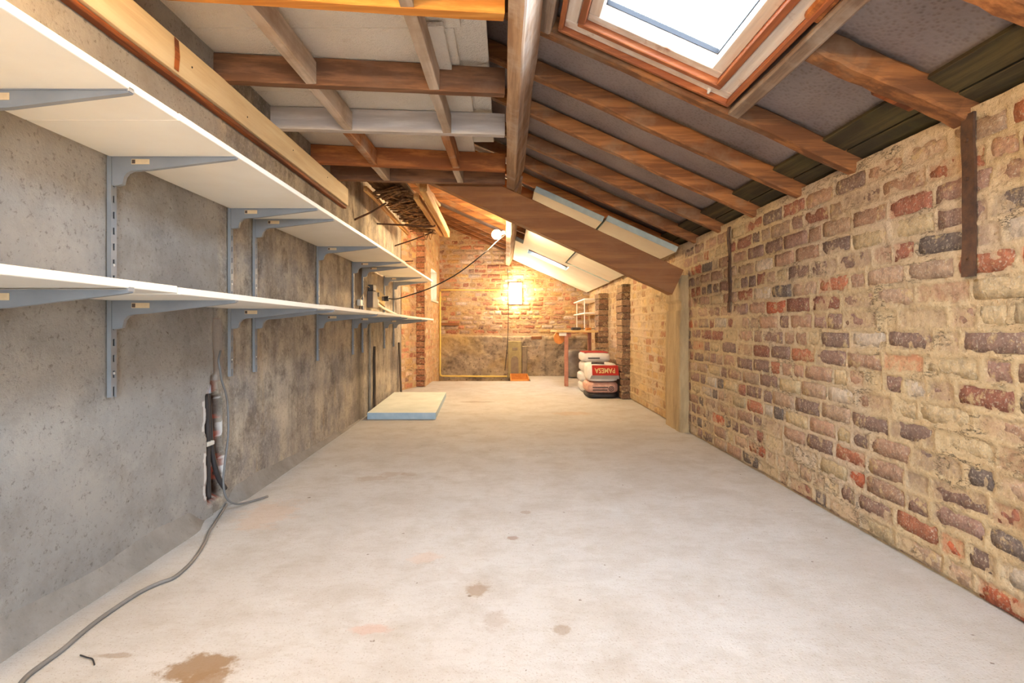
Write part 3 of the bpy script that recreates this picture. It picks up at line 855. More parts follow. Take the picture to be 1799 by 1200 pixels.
# headers that frame the near skylight
for x, w in ((.905, .05), (.155, .05)):
    s = s_of_x(x)
    build('header', beam(RP(s, .96, RD * .42), RP(s, 2.17, RD * .42), w, RD * .95, up=(SA, 0, CA), segs=8, jit=.002, seed=int(x * 10)), 'header_wood', ceiling)
build('packing_block', beam(RP(s_of_x(.86), 1.42, .05), RP(s_of_x(.86), 1.55, .05), .05, .07, up=(SA, 0, CA), segs=2), 'joist_orange', ceiling)
for x in (.33, .87):
    s = s_of_x(x) + (.05 if x > .5 else -.05)
    build('header', beam(RP(s, 7.08, RD * .5), RP(s, 7.82, RD * .5), .045, RD, up=(SA, 0, CA), segs=4, seed=5), 'rafter_wood', ceiling)
# greenish eaves boards under the felt, next to the wall
for k, (x0, x1) in enumerate(((1.235, 1.325), (1.331, 1.43))):
    for (a, b) in ((YR, 2.18), (2.21, 4.44), (4.47, YB)):
        s0, s1 = s_of_x(x0), s_of_x(x1)
        bm = nb(); box(bm, s0, s1, a, b, RD - .022, RD - .004, mat=ROOFM, bev=.002)
        build('eaves_board', bm, 'eaves_green', ceiling)
bm = nb(); box(bm, s_of_x(1.16), s_of_x(1.29), 1.725, 1.762, RD - .05, RD - .022, mat=ROOFM, bev=.006); build('packing_strip', bm, 'batten_orange', ceiling)

# flat ceiling: joists, noggins, white boards
def joist(ya, yb, z0, h, mat, seed, xr=-.005, w=.048):
    p0 = Vector((XL - .02, ya, z0 + h / 2)); p1 = Vector((xr, yb, z0 + h / 2))
    return build('joist', beam(p0, p1, w, h, segs=10, jit=.0015, seed=seed, bev=.05), mat, ceiling)
JS = [(1.73, 1.87, 'joist_yellow'), (2.36, 2.50, 'joist_brown'), (2.93, 3.03, 'joist_white'), (3.53, 3.72, 'joist_orange'), (3.93, 4.06, 'joist_brown')]
for i, (a, b, m) in enumerate(JS): joist(a, b, 1.862, .118, m, i)
for i, y in enumerate((1.08, .5, -.1, -.7, -1.3)): joist(y, y + .05, 1.862, .118, 'joist_brown', 20 + i)
def jy(k, x):
    a, b, _ = JS[k]; t = (x - XL) / (-XL); return a + (b - a) * t
NOGM = [['noggin_white', 'noggin_white'], ['noggin_white', 'noggin_white'], ['noggin_orange', 'noggin_orange'], ['noggin_white', 'noggin_white']]
for k in range(4):
    for q, x in enumerate((-.855, -.325)):
        dx = .0 if k < 2 else -.012
        build('noggin', beam((x + dx, jy(k, x) + .024, 1.862 + .05), (x + dx + .008, jy(k + 1, x) - .024, 1.862 + .05), .045, .098, segs=5, jit=.0015, seed=k * 3 + q, bev=.05), NOGM[k][q], ceiling)
for x in (-.855, -.325):
    build('noggin', beam((x, 1.13, 1.912), (x, jy(0, x) - .024, 1.912), .045, .098, segs=4, jit=.0015, seed=9, bev=.05), 'noggin_white', ceiling)
edges = [YR, -.9, .3, 1.5, 2.16, 2.74, 3.26, 4.09]
for k in range(len(edges) - 1):
    bm = nb(); xr = -.205 + (.03 if k % 2 else 0)
    box(bm, XL - .06, xr, edges[k] + .003, edges[k + 1] - .003, 1.984, 2.004 + .002 * (k % 2), bev=.002)
    build('ceiling_board', bm, 'ceiling_white', ceiling)
for (x0, x1, y0, y1, z) in ((-.215, -.075, 2.0, 3.55, 2.0065), (-.32, -.24, 2.1, 2.62, 1.957)):
    bm = nb(); box(bm, x0, x1, y0, y1, z, z + .02, bev=.002); build('ceiling_board', bm, 'ceiling_white', ceiling)
bm = nb(); prism(bm, [(-.2, .2, 2.0), (-.02, .2, 2.0), (-.02, 1.86, 2.0), (-.2, 2.02, 2.0)], (0, 0, .02)); build('ceiling_board', bm, 'ceiling_white', ceiling)

# purlin: long timber set square to the slope
def purlin(name, y0, y1, bx, bz, label, seed):
    pw, ph = .066, .185
    c = Vector((bx, 0, bz)) + Vector((-CA, 0, SA)) * (pw / 2) + Vector((SA, 0, CA)) * (ph / 2)
    bm = beam((c.x, y0, c.z), (c.x, y1, c.z), pw, ph, up=(SA, 0, CA), segs=26, jit=.003, seed=seed, bev=.09)
    o = build(name, bm, 'purlin_wood'); tag(o, label, 'beam'); return o
purlin('purlin', YR, 4.085, .064, 1.822, 'long grey-brown purlin overhead running between the white ceiling and the rafters', 1)
purlin('purlin', 4.3, YB - .02, .064, 1.822, 'purlin beyond the diagonal beam, carrying the lit bulb', 2)
# big diagonal timber
def diagonal():
    y = 4.18; top = lambda x: 1.859 - .4656 * (x - .0085)
    a = math.atan(.4656); th = .205
    x0, x1 = -.62, 1.345
    off = Vector((-math.sin(a), 0, -math.cos(a))) * (th / 2)
    bm = beam(Vector((x0, y, top(x0))) + off, Vector((x1, y, top(x1))) + off, .115, th, up=(math.sin(a), 0, math.cos(a)), segs=16, jit=.002, seed=8, bev=.04)
    o = build('diagonal_beam', bm, 'beam_brown'); tag(o, 'thick brown diagonal beam falling to the pilaster on the brick wall', 'beam')
diagonal()

# ------------------------------------------------------------------ skylights
def ring(name, s0, s1, y0, y1, w, n0, n1, mat, parent, mats=None, bev=.003):
    for k, (a, b, c, d) in enumerate(((s0, s1, y1 - w, y1), (s0, s1, y0, y0 + w), (s1 - w, s1, y0 + w, y1 - w), (s0, s0 + w, y0 + w, y1 - w))):
        bm = nb(); box(bm, a, b, c, d, n0, n1, mat=ROOFM, bev=bev)
        build(name, bm, (mats[0] if k < 2 else mats[1]) if mats else mat, parent)
def skylight(name, hole, label):
    s0, s1, y0, y1 = hole
    e = thing(name, RP((s0 + s1) / 2, (y0 + y1) / 2, .1), label, None)
    del_keys = [k for k in ('category',) if k in e]
    e['kind'] = 'structure'
    br = ('frame_brown_x', 'frame_brown'); wr = ('frame_worn_x', 'frame_worn')
    ring('frame_lip', s0, s1, y0, y1, .018, .010, .12, None, e, br)
    ring('frame', s0 + .018, s1 - .018, y0 + .018, y1 - .018, .050, .030, .12, None, e, wr)
    ring('sash', s0 + .070, s1 - .070, y0 + .070, y1 - .070, .026, .020, .12, None, e, br)
    ring('sash_bead', s0 + .096, s1 - .096, y0 + .096, y1 - .096, .046, .044, .118, None, e, wr)
    ring('gasket', s0 + .142, s1 - .142, y0 + .142, y1 - .142, .004, .098, .118, 'slot_dark', e, None, .001)
    bm = nb(); box(bm, s0 + .13, s1 - .13, y0 + .13, y1 - .13, .119, .125, mat=ROOFM); build('pane', bm, 'glass', e)
    return e
sk1 = skylight('window_1', HOLE1, 'worn wooden roof window above the brick wall')
sk2 = skylight('window_2', HOLE2, 'far roof window behind the white insulation boards')
# bolt on the lower far corner of the near frame
bm = nb(); tube([RP(HOLE1[1] - .10, 2.115, .034), RP(HOLE1[1] - .10, 2.115, .022)], .009, 12, 1, bm); tube([RP(HOLE1[1] - .10, 2.115, .022), RP(HOLE1[1] - .10, 2.115, .012)], .005, 10, 1, bm)
build('bolt', bm, 'steel_white', sk1)
def roof_portal(name, hole):
    s0, s1, y0, y1 = hole
    m = Matrix.Translation(RP((s0 + s1) / 2, (y0 + y1) / 2, .175)) @ Matrix(((CA, 0, SA, 0), (0, 1, 0, 0), (-SA, 0, CA, 0), (0, 0, 0, 1)))
    portal(name, m, s1 - s0, y1 - y0)
roof_portal('skylight_portal', HOLE1); roof_portal('skylight_portal_far', HOLE2)
# slit window in the far left wall
e = thing('window_3', (-1.33, 8.37, 1.45), 'bright narrow window in the far left wall', None); e['kind'] = 'structure'
for (a, b, c, d) in ((8.02, 8.05, 1.22, 1.68), (8.69, 8.72, 1.22, 1.68), (8.05, 8.69, 1.22, 1.25), (8.05, 8.69, 1.65, 1.68)):
    bm = nb(); box(bm, -1.26, -1.22, a, b, c, d, bev=.003); build('window_frame', bm, 'plastic_white', e)
bm = nb(); box(bm, -1.245, -1.239, 8.04, 8.70, 1.24, 1.66); build('pane', bm, 'glass', e)
bm = nb(); box(bm, -1.2, -1.07, 8.0, 8.74, 1.19, 1.22, bev=.004); build('window_sill', bm, 'plastic_white', e)
portal('window_portal', Matrix.Translation((-1.3, 8.37, 1.45)) @ Matrix.Rotation(-math.pi / 2, 4, 'Y'), .46, .7)

# ------------------------------------------------------------------ insulation boards under the far rafters
def iboard(x0, x1, y0, y1, drop, label, cut=None, rot=0.0):
    th = .048; s0, s1 = s_of_x(x0), s_of_x(x1)
    n1 = -.004 - drop; n0 = n1 - th
    bm = nb()
    if cut is None:
        box(bm, s0, s1, y0, y1, n0, n1, mat=ROOFM, bev=.004)
    else:
        a, b, c, d = cut
        vx = sorted({s0, a, b, s1}); vy = sorted({y0, c, d, y1}); 
        for i in range(len(vx) - 1):
            for j in range(len(vy) - 1):
                if abs(vx[i] - a) < 1e-6 and abs(vy[j] - c) < 1e-6: continue
                box(bm, vx[i], vx[i+1], vy[j], vy[j+1], n0, n1, mat=ROOFM)
        bmesh.ops.remove_doubles(bm, verts=bm.verts, dist=1e-5)
        seen = {}
        for f in list(bm.faces):
            seen.setdefault(tuple(round(q, 4) for q in f.calc_center_median()), []).append(f)
        bmesh.ops.delete(bm, geom=[f for fs in seen.values() if len(fs) > 1 for f in fs], context='FACES')
    for f in bm.faces:
        f.normal_update()
    bmesh.ops.recalc_face_normals(bm, faces=bm.faces)
    nv = Vector((SA, 0, CA))
    for f in bm.faces:
        f.material_index = 0 if abs(f.normal.dot(nv)) > .9 else 1
    me = bpy.data.meshes.new('insulation_board'); bm.to_mesh(me); bm.free()
    me.materials.append(M['board_face']); me.materials.append(M['board_edge'])
    o = link('insulation_board', me, None, RP((s0 + s1) / 2, (y0 + y1) / 2, n0))
    tag(o, label, 'insulation board', 'insulation boards under the far roof'); return o
iboard(.25, .79, 4.31, 7.02, .012, 'off-white insulation board above the diagonal beam, upslope one nearest the purlin')
iboard(.805, 1.355, 4.27, 6.98, -.0, 'off-white insulation board above the diagonal beam, downslope one against the brick wall')
iboard(.15, 1.36, 7.05, YB - .06, .004, 'wide off-white insulation board against the back wall, cut out for the far roof window', (s_of_x(.33), s_of_x(.87), 7.05 + .22, 7.05 + .62))

# ------------------------------------------------------------------ shelving on the left wall
SHX = -.845
Z_UP, Z_LO, TH = 1.336, .889, .0185
SH_U = [(-.7, 1.41, 'long upper white shelf board, nearest the camera'), (1.41, 4.63, 'long upper white shelf board in the middle, after the first joint'), (4.63, 6.4, 'upper white shelf board at the far end by the window')]
SH_L = [(-.7, 1.41, 'lower white shelf board nearest the camera'), (1.41, 2.55, 'short lower white shelf board after the first joint'), (2.55, 4.66, 'lower white shelf board above the damp stain'), (4.66, 6.45, 'lower white shelf board at the far end, below the black plug')]
def shelf(a, b, z, label, dx):
    bm = nb(); x0 = max(xl(a), xl(b)) + .012
    box(bm, x0, SHX + dx, a + .0015, b - .0015, z, z + TH, bev=.0015)
    o = build('shelf_board', bm, 'shelf_white', None, ((x0 + SHX) / 2, (a + b) / 2, z)); tag(o, label, 'shelf', 'white shelf boards on the left wall')
for i, (a, b, l) in enumerate(SH_U): shelf(a, b, Z_UP, l, (.0, .003, -.006)[i])
for i, (a, b, l) in enumerate(SH_L): shelf(a, b, Z_LO + (0, -.003, 0, -.002)[i], l, (.0, .004, .0, -.004)[i])
UPY = [1.235, 1.718, 2.46, 2.70, 3.61, 4.46, 4.80, 5.80, 6.36]
ORD = ['nearest the camera', 'second from the camera', 'third from the camera', 'fourth from the camera', 'fifth from the camera', 'sixth from the camera', 'seventh from the camera', 'eighth from the camera', 'farthest from the camera']
def bracket_mesh():
    # local: x out from the wall, z up (0 = shelf underside), thin in y
    Lb = .385
    prof = [(0, 0), (Lb, 0), (Lb, -.007), (Lb - .01, -.009), (.115, -.041), (.062, -.044), (.048, -.050), (.038, -.062), (.032, -.086), (.018, -.090), (0, -.090)]
    bm = nb(); prism(bm, [(x, -.0075, z) for x, z in prof], (0, .015, 0))
    # folded top flange and front lip
    box(bm, .0, Lb, -.011, .011, -.0025, 0); box(bm, Lb - .004, Lb + .002, -.009, .009, -.004, .006)
    bmesh.ops.recalc_face_normals(bm, faces=bm.faces)
    me = bpy.data.meshes.new('bracket_arm'); bm.to_mesh(me); bm.free(); me.materials.append(M['bracket_grey']); return me
def sticker_mesh():
    bm = nb(); box(bm, .062, .118, -.0088, -.0075, -.024, -.008, 0)
    box(bm, .0635, .074, -.0094, -.0087, -.022, -.010, 1)
    me = bpy.data.meshes.new('sticker'); bm.to_mesh(me); bm.free(); me.materials.append(M['sticker']); me.materials.append(M['sticker_print']); return me
def upright_mesh(h):
    bm = nb()     # U channel: two flanges and a web
    box(bm, 0, .003, -.0125, .0125, -h, 0); box(bm, .003, .013, -.0125, -.0095, -h, 0); box(bm, .003, .013, .0095, .0125, -h, 0)
    box(bm, .011, .013, -.0095, -.004, -h, 0); box(bm, .011, .013, .004, .0095, -h, 0)
    z = -.012
    while z > -h + .03:     # bridges between the slots
        box(bm, .011, .013, -.004, .004, z - .03, z - .002); z -= .05
    me = bpy.data.meshes.new('channel'); bm.to_mesh(me); bm.free(); me.materials.append(M['bracket_grey']); return me
def slots_mesh(h):
    bm = nb(); box(bm, .0031, .0095, -.004, .004, -h + .004, -.004)  # dark bar filling the channel, stands in for the shade behind the slots
    me = bpy.data.meshes.new('slot_shadow'); bm.to_mesh(me); bm.free(); me.materials.append(M['slot_dark']); return me
UH = .775
UPM, SLM, BRM, STM = upright_mesh(UH), slots_mesh(UH), bracket_mesh(), sticker_mesh()
def inst(name, me, parent=None, loc=(0, 0, 0), rot=(0, 0, 0)):
    o = bpy.data.objects.new(name, me); COL.objects.link(o); o.parent = parent; o.location = loc; o.rotation_euler = rot; return o
for i, y in enumerate(UPY):
    x = xl(y) + .006
    e = thing('shelf_upright', (x, y, 1.357), 'grey slotted shelf upright on the left wall, ' + ORD[i], 'shelf upright', 'slotted uprights on the left wall')
    tilt = math.radians((-1.6, -1.3, -.7, -.5, 0, 0, 0, 0, 0)[i])
    chn = inst('channel', UPM, e); inst('slot_shade_strip', SLM, chn)
    for z in (-.06, -.36, -.70):
        bm = nb(); tube([(.0105, 0, z), (.0145, 0, z)], .0042, 8, 1, bm); 
        me = bpy.data.meshes.new('screw'); bm.to_mesh(me); bm.free(); me.materials.append(M['steel_white']); inst('screw', me, chn)
    for lv, z in (('upper', Z_UP), ('lower', Z_LO - .003)):
        b = thing('shelf_bracket', (x + .012, y, z), 'tapered grey bracket under the %s shelf, on the upright %s' % (lv, ORD[i]), 'shelf bracket', 'grey brackets under the %s shelf' % lv)
        ba = inst('bracket_arm', BRM, b)
        if i < 8: inst('sticker', STM, ba)

# cream plank and orange batten along the top of the left wall
bm = beam((XL + .030, YR + .02, 1.800), (XL + .030, 4.19, 1.800), .03, .128, segs=20, jit=.0015, seed=4, bev=.06)
o = build('wall_plank', bm, 'plank_cream', None, (XL + .03, 1.1, 1.74))
tag(o, 'cream painted plank with a rust-brown brush mark along the top of the left wall', 'plank')
bm = nb(); prism(bm, [(XL + .0465, 1.985, 1.742), (XL + .0465, 2.012, 1.742), (XL + .0465, 2.02, 1.80), (XL + .0465, 2.012, 1.856), (XL + .0465, 1.985, 1.858), (XL + .0465, 1.99, 1.80)], (.0008, 0, 0))
build('brown_brush_mark', bm, 'batten_orange', o)
for y in (1.45, 2.1, 2.55, 3.1, 3.7):
    bm = nb(); tube([(XL + .0455, y, 1.80 + .02 * math.sin(y * 9)), (XL + .0468, y, 1.80 + .02 * math.sin(y * 9))], .004, 8, 1, bm); build('nail_hole', bm, 'slot_dark', o)
bm = beam((XL + .018, YR + .02, 1.724), (XL + .018, 4.19, 1.724), .028, .018, segs=14, jit=.001, seed=5)
tag(build('orange_batten', bm, 'batten_orange', None, (XL + .02, 1.1, 1.724)), 'thin dark orange batten just below the cream plank', 'batten')

# ------------------------------------------------------------------ iron straps on the right wall
def strap(y, z0, z1, w, label, wav):
    bm = nb(); n = 16; L = []; R_ = []
    rings = []
    for i in range(n + 1):
        z = z1 + (z0 - z1) * i / n; yy = y + wav * math.sin(i * .55) - wav * 1.2 * i / n; x = WR - .012 - .004 * math.sin(i * .9) * (1 if wav > .003 else .4)
        rings.append([bm.verts.new(c) for c in ((x, yy - w / 2, z), (x, yy + w / 2, z), (x + .008, yy + w / 2, z), (x + .008, yy - w / 2, z))])
    for i in range(n):
        for k in range(4): bm.faces.new((rings[i][k], rings[i][(k+1) % 4], rings[i+1][(k+1) % 4], rings[i+1][k]))
    bm.faces.new(rings[0]); bm.faces.new(rings[-1][::-1])
    o = build('iron_strap', bm, 'rust_iron', None, (WR - .01, y, z0)); tag(o, label, 'strap', 'iron straps on the brick wall')
    for q in (.06, .30, .42):
        z = z0 + q * (z1 - z0) * 2 if q < .5 else z1
        bm = nb(); tube([(WR - .011, y, z), (WR - .019, y, z)], .006 if w > .03 else .004, 8, 1, bm); build('nail_head', bm, 'rust_iron', o)
strap(1.635, .953, 1.44, .044, 'broad rusty iron strap hanging on the near brick wall', .002)
strap(3.385, .895, 1.425, .030, 'narrow crooked rusty iron strap further along the brick wall', .006)

# ------------------------------------------------------------------ lamps
def bulb(loc, holder_from, mat, label, r=.052):
    loc = Vector(loc); hf = Vector(holder_from)
    e = thing('light_bulb', hf, label, 'bulb')
    d = (loc - hf).normalized(); bm = nb()
    bmesh.ops.create_uvsphere(bm, u_segments=24, v_segments=14, radius=r, matrix=Matrix.Translation(loc))
    build('glass_globe', bm, mat, e, None, True)
    bm = tube([hf, hf + d * .012, hf + d * .013, loc - d * (r * .85)], .017, 14, 1); build('lamp_holder', bm, 'plastic_white', e, None, True)
bulb((-.098, 6.02, 1.828), (.004, 6.02, 1.852), 'bulb_glow', 'lit round bulb on the side of the far purlin')
bulb((-.50, .68, 1.82), (-.50, .68, 1.984), 'bulb_glow_near', 'lit round bulb hanging behind the camera', .06)
def wall_lamp():
    e = thing('bulkhead_lamp', (.167, YB - .02, 1.37), 'glaring rectangular lamp on the back brick wall', 'lamp')
    bm = nb(); box(bm, .06, .275, YB - .05, YB - .005, 1.19, 1.55, bev=.008); build('lamp_base', bm, 'plastic_white', e)
    bm = nb(); box(bm, .075, .26, YB - .115, YB - .05, 1.205, 1.535, bev=.025); build('diffuser', bm, 'lamp_glow', e)
wall_lamp()

# ------------------------------------------------------------------ cables and pipes
def cable(name, pts, r, mat, label, cat='cable', n=8, group=None):
    o = build(name, tube(pts, r, n), mat, None, pts[0], True); tag(o, label, cat, group); return o
def FL(u, v): 
    y = CAMH * F / (v - 576); return Vector(((u - 888) / F * y, y, 0))
cr = .0058
fp = [FL(*q) for q in ((442, 865), (425, 866), (412, 872), (400, 886), (388, 905), (375, 925), (366, 940), (360, 956), (345, 980), (330, 998), (306, 1018), (280, 1028), (250, 1042), (215, 1064), (175, 1092), (140, 1120), (110, 1146), (75, 1172), (45, 1196), (25, 1226), (10, 1275))]
for p in fp: p.z = cr + .001
cable('floor_cable', fp, cr, 'cable_grey', 'grey cable snaking over the floor from the open chase')
CY = lambda y, z, d=0: Vector((XL - .028 + d, y, z))
cable('loose_cable', [CY(2.385, .70, .035), CY(2.36, .66, .04), CY(2.365, .61, .045), CY(2.385, .57, .04), CY(2.415, .50, .045), CY(2.43, .42, .045), CY(2.42, .32, .05), CY(2.385, .22, .055), CY(2.36, .13, .06), CY(2.37, .06, .07), CY(2.42, .02, .09), CY(2.5, .008, .12), CY(2.57, .008, .16)], .005, 'cable_grey', 'thin pale cable looping out of the open chase')
cable('black_conduit', [CY(2.325, .53, 0), CY(2.328, .45, .004), CY(2.335, .35, .004), CY(2.335, .25, .004), CY(2.333, .15, .006), CY(2.333, .07, .008)], .013, 'pipe_dark', 'straight dark conduit in the open chase', 'conduit', 10)
cable('black_conduit', [CY(2.352, .52, -.004), CY(2.36, .40, 0), CY(2.37, .30, 0), CY(2.385, .22, .004), CY(2.41, .14, .012), CY(2.445, .08, .024)], .011, 'pipe_dark', 'dark conduit bending to the right at the foot of the chase', 'conduit', 10)
o = build('cable_tie', (lambda b: (box(b, XL - .02, XL - .003, 2.30, 2.356, .298, .316, bev=.003), b)[1])(nb()), 'plastic_white', None, (XL, 2.33, .3)); tag(o, 'white strap around the dark conduits in the chase', 'cable strap')
wire = [FL(141, 1153), FL(152, 1157), FL(162, 1160), FL(166, 1170)]
for p in wire: p.z = .003
cable('wire_offcut', wire, .0018, 'pipe_dark', 'short dark wire offcut on the floor by the big stain', 'wire', 6)

# insulation slab on the floor
def slab():
    bm = nb(); x0, x1, y0, y1, h = -1.205, -.607, 4.76, 6.28, .062
    box(bm, x0, x1, y0, y1, .002, h, bev=.003)
    for v in bm.verts:
        t = (v.co.y - y0) / (y1 - y0); v.co.x += -.075 * t
        if v.co.x < xl(v.co.y) + .012: v.co.x = xl(v.co.y) + .012
    bmesh.ops.recalc_face_normals(bm, faces=bm.faces)
    for f in bm.faces: f.material_index = 0 if abs(f.normal.z) > .6 else 1
    me = bpy.data.meshes.new('insulation_slab'); bm.to_mesh(me); bm.free(); me.materials.append(M['foam_face']); me.materials.append(M['foam_edge'])
    o = link('insulation_slab', me, None, (-.93, 5.5, 0)); tag(o, 'pale slab of insulation foam with blue edges lying flat on the floor', 'insulation board')
slab()

# electrical bits between the shelves at the far end of the left wall
def elec():
    y = 5.45; x = xl(y)
    e = thing('socket_board', (x, y, 1.12), 'tan socket board with a round socket on the far left wall', 'socket')
    bm = nb(); box(bm, x - .005, x + .02, 5.28, 5.74, 1.09, 1.20, bev=.003)
    for v in bm.verts: v.co.z -= (v.co.y - 5.28) * .14
    sb = build('back_board', bm, 'panel_board', e)
    bm = nb(); tube([(x + .02, 5.42, 1.13), (x + .034, 5.42, 1.13)], .022, 14, 1, bm); build('round_socket', bm, 'plastic_grey', sb)
    bm = nb(); tube([(x + .02, 5.62, 1.10), (x + .045, 5.62, 1.10)], .024, 14, 1, bm); build('round_socket', bm, 'plastic_grey', e)
    e = thing('junction_box', (x, 5.02, 1.0), 'grey fuse box with a lid on the far left wall', 'box')
    bm = nb(); box(bm, xl(5) - .002, xl(5) + .055, 5.02, 5.20, .985, 1.14, bev=.005); build('box_body', bm, 'plastic_grey', e)
    bm = nb(); box(bm, xl(5) - .002, xl(5) + .05, 5.05, 5.17, 1.145, 1.20, bev=.004); build('box_lid', bm, 'tool_dark', e)
    e = thing('pipe_joint', (x, 5.27, 1.03), 'white round pipe joint below the socket board', 'pipe joint')
    bm = nb(); bmesh.ops.create_uvsphere(bm, u_segments=16, v_segments=10, radius=.03, matrix=Matrix.Translation((xl(5.3) + .03, 5.28, 1.055)))
    build('joint_body', bm, 'plastic_white', e, None, True)
    pts = [(xl(5.3) + .03, 5.30, 1.04), (xl(5.6) + .025, 5.6, 1.01), (xl(6) + .022, 6.0, .985), (xl(6.4) + .02, 6.4, .965), (xl(6.8) + .02, 6.8, .94), (-1.262, 7.15, .925), (-1.20, 7.34, .92)]
    cable('white_conduit', pts, .0125, 'plastic_white', 'white conduit running to the brick reveal above the lower shelf', 'conduit', 10)
    # black plug and its cable up to the bulb
    px = xl(5.62) + .045
    e = thing('black_plug', (px, 5.62, 1.10), 'black plug in the socket board with its cable swinging up to the bulb', 'plug')
    bm = nb(); tube([(px, 5.62, 1.10), (px + .02, 5.62, 1.10), (px + .045, 5.62, 1.10)], .026, 14, 1, bm); build('plug_body', bm, 'cable_black', e)
    bm = tube([(px + .04, 5.62, 1.10), (px + .12, 5.66, 1.10), (-1.0, 5.74, 1.145), (-.78, 5.83, 1.235), (-.5, 5.92, 1.40), (-.22, 5.99, 1.63), (-.10, 6.10, 1.76), (-.004, 6.14, 1.845)], .0065, 8); build('cord', bm, 'cable_black', e, None, True)
    # white adaptor hanging beside the damp stain
    xx = xl(4.62)
    e = thing('white_adaptor', (xx + .02, 4.64, .97), 'small white adaptor hanging on a thin cord in front of the damp stain', 'adaptor')
    bm = nb(); box(bm, xx + .008, xx + .042, 4.60, 4.67, .985, 1.04, bev=.006); build('adaptor_body', bm, 'plastic_white', e)
    bm = tube([(xx + .025, 4.635, 1.04), (xx + .03, 4.74, 1.10), (xx + .02, 4.86, 1.17), (xx + .02, 4.98, 1.17)], .004, 6); build('cord', bm, 'conduit_grey', e)
    bm = tube([(xx + .025, 4.635, .985), (xx + .03, 4.60, .95), (xx + .025, 4.575, .91)], .006, 6); build('plug_tail', bm, 'tool_dark', e)
elec()
# vertical pipes and laths low on the left wall
cable('wall_conduit', [(xl(5.08) + .016, 5.08, .86), (xl(5.08) + .016, 5.08, .4), (xl(5.08) + .016, 5.08, .005)], .013, 'conduit_grey', 'beige vertical conduit running down to the floor behind the foam slab', 'conduit', 10)
def lath(y, z0, z1, w, label, lean=0):
    o = build('wall_lath', beam((xl(y) + .018 + lean, y, z0), (xl(y + .02) + .012, y + .02, z1), w, .016, up=(1, 0, 0), segs=5, jit=.003, seed=int(y * 10)), 'dark_lath', None, (xl(y), y, z0)); tag(o, label, 'lath')
lath(5.28, .002, .62, .035, 'dark narrow lath on the left wall just right of the beige conduit')
lath(6.72, .002, .62, .05, 'dark lath leaning on the left wall beside the brick', .02)
# yellow gas pipe on the far wall
yp = YB - .1
cable('yellow_pipe', [(-1.075, yp, 1.40), (-1.075, yp, 1.1), (-1.075, yp, .7), (-1.075, yp, .3), (-1.075, yp, .05), (-1.05, yp, .012), (-1.0, yp, .006), (-.6, yp, .002), (-.2, yp, 0), (.03, yp, 0)], .014, 'pipe_cream', 'yellow pipe running down the far left corner and along the foot of the wall', 'pipe', 10)
cable('cream_pipe', [(-1.075, YB - .06, 1.425), (-.8, YB - .03, 1.43), (-.4, YB - .03, 1.425), (-.1, YB - .03, 1.43), (.055, YB - .03, 1.42)], .012, 'pipe_cream', 'cream pipe running level across the back wall to the lamp', 'pipe', 10)
cable('lamp_flex', [(.03, YB - .03, 1.78), (.045, YB - .03, 1.6), (.05, YB - .13, 1.3), (.048, YB - .13, 1.0), (.04, YB - .13, .72), (.03, YB - .14, .5), (.01, YB - .15, .3), (-.01, YB - .15, .1)], .005, 'cable_black', 'thin dark flex hanging down the back wall below the purlin', 'cable', 6)

# ------------------------------------------------------------------ far end: hatch, stove plate, old iron
def hatch():
    e = thing('plywood_tray', (.22, 8.5, 0), 'orange plywood tray at the edge of the floor pit', 'tray')
    x0, x1, y0, y1 = .075, .36, 8.22, 8.98
    def bd(n, p, d): bm = nb(); prism(bm, p, d); build(n, bm, 'ply_orange', e)
    bd('tray_base', [(x0, y0, -.02), (x1, y0, -.02), (x1, y1, -.02), (x0, y1, -.02)], (0, 0, .012))
    bd('tray_side', [(x0, y0, -.02), (x0, y1, -.02), (x0, y1, .05), (x0, y0, .005)], (.014, 0, 0))
    bd('tray_side', [(x1 - .014, y0, -.02), (x1 - .014, y1, -.02), (x1 - .014, y1, .05), (x1 - .014, y0, .03)], (.014, 0, 0))
    bd('tray_side', [(x0, y1 - .014, -.02), (x1, y1 - .014, -.02), (x1, y1 - .014, .05), (x0, y1 - .014, .05)], (0, .014, 0))
    bd('tray_side', [(x0, y0, -.02), (x1, y0, -.02), (x1, y0, .006), (x0, y0, .006)], (0, .014, 0))
    bd('tray_rib', [(x0, 8.55, -.008), (x1, 8.55, -.008), (x1, 8.55, .03), (x0, 8.55, .03)], (0, .014, 0))
hatch()
def stove():
    y = YB - .095
    e = thing('hearth_plate', (.2, y, .05), 'greenish hearth plate with an arch and small vent against the back wall', 'hearth')
    bm = nb(); box(bm, .045, .265, y, y + .12, -.02, .58, bev=.006); build('plate', bm, 'stove_plate', e)
    bm = nb(); pts = [(.09, -.02), (.215, -.02), (.215, .26)] + [(.1525 + .0625 * math.cos(t), .26 + .075 * math.sin(t)) for t in np.linspace(.2, math.pi - .2, 9)] + [(.09, .26)]
    prism(bm, [(x, y - .003, z) for x, z in pts], (0, .004, 0)); build('arch', bm, 'stove_grey', e)
    bm = nb(); box(bm, .115, .20, y - .008, y + .002, .43, .475, bev=.003); build('vent', bm, 'stove_grey', e)
    bm = nb(); box(bm, .27, .36, y + .02, y + .09, -.02, .50, bev=.012); build('side_stone', bm, 'stove_grey', e)
stove()

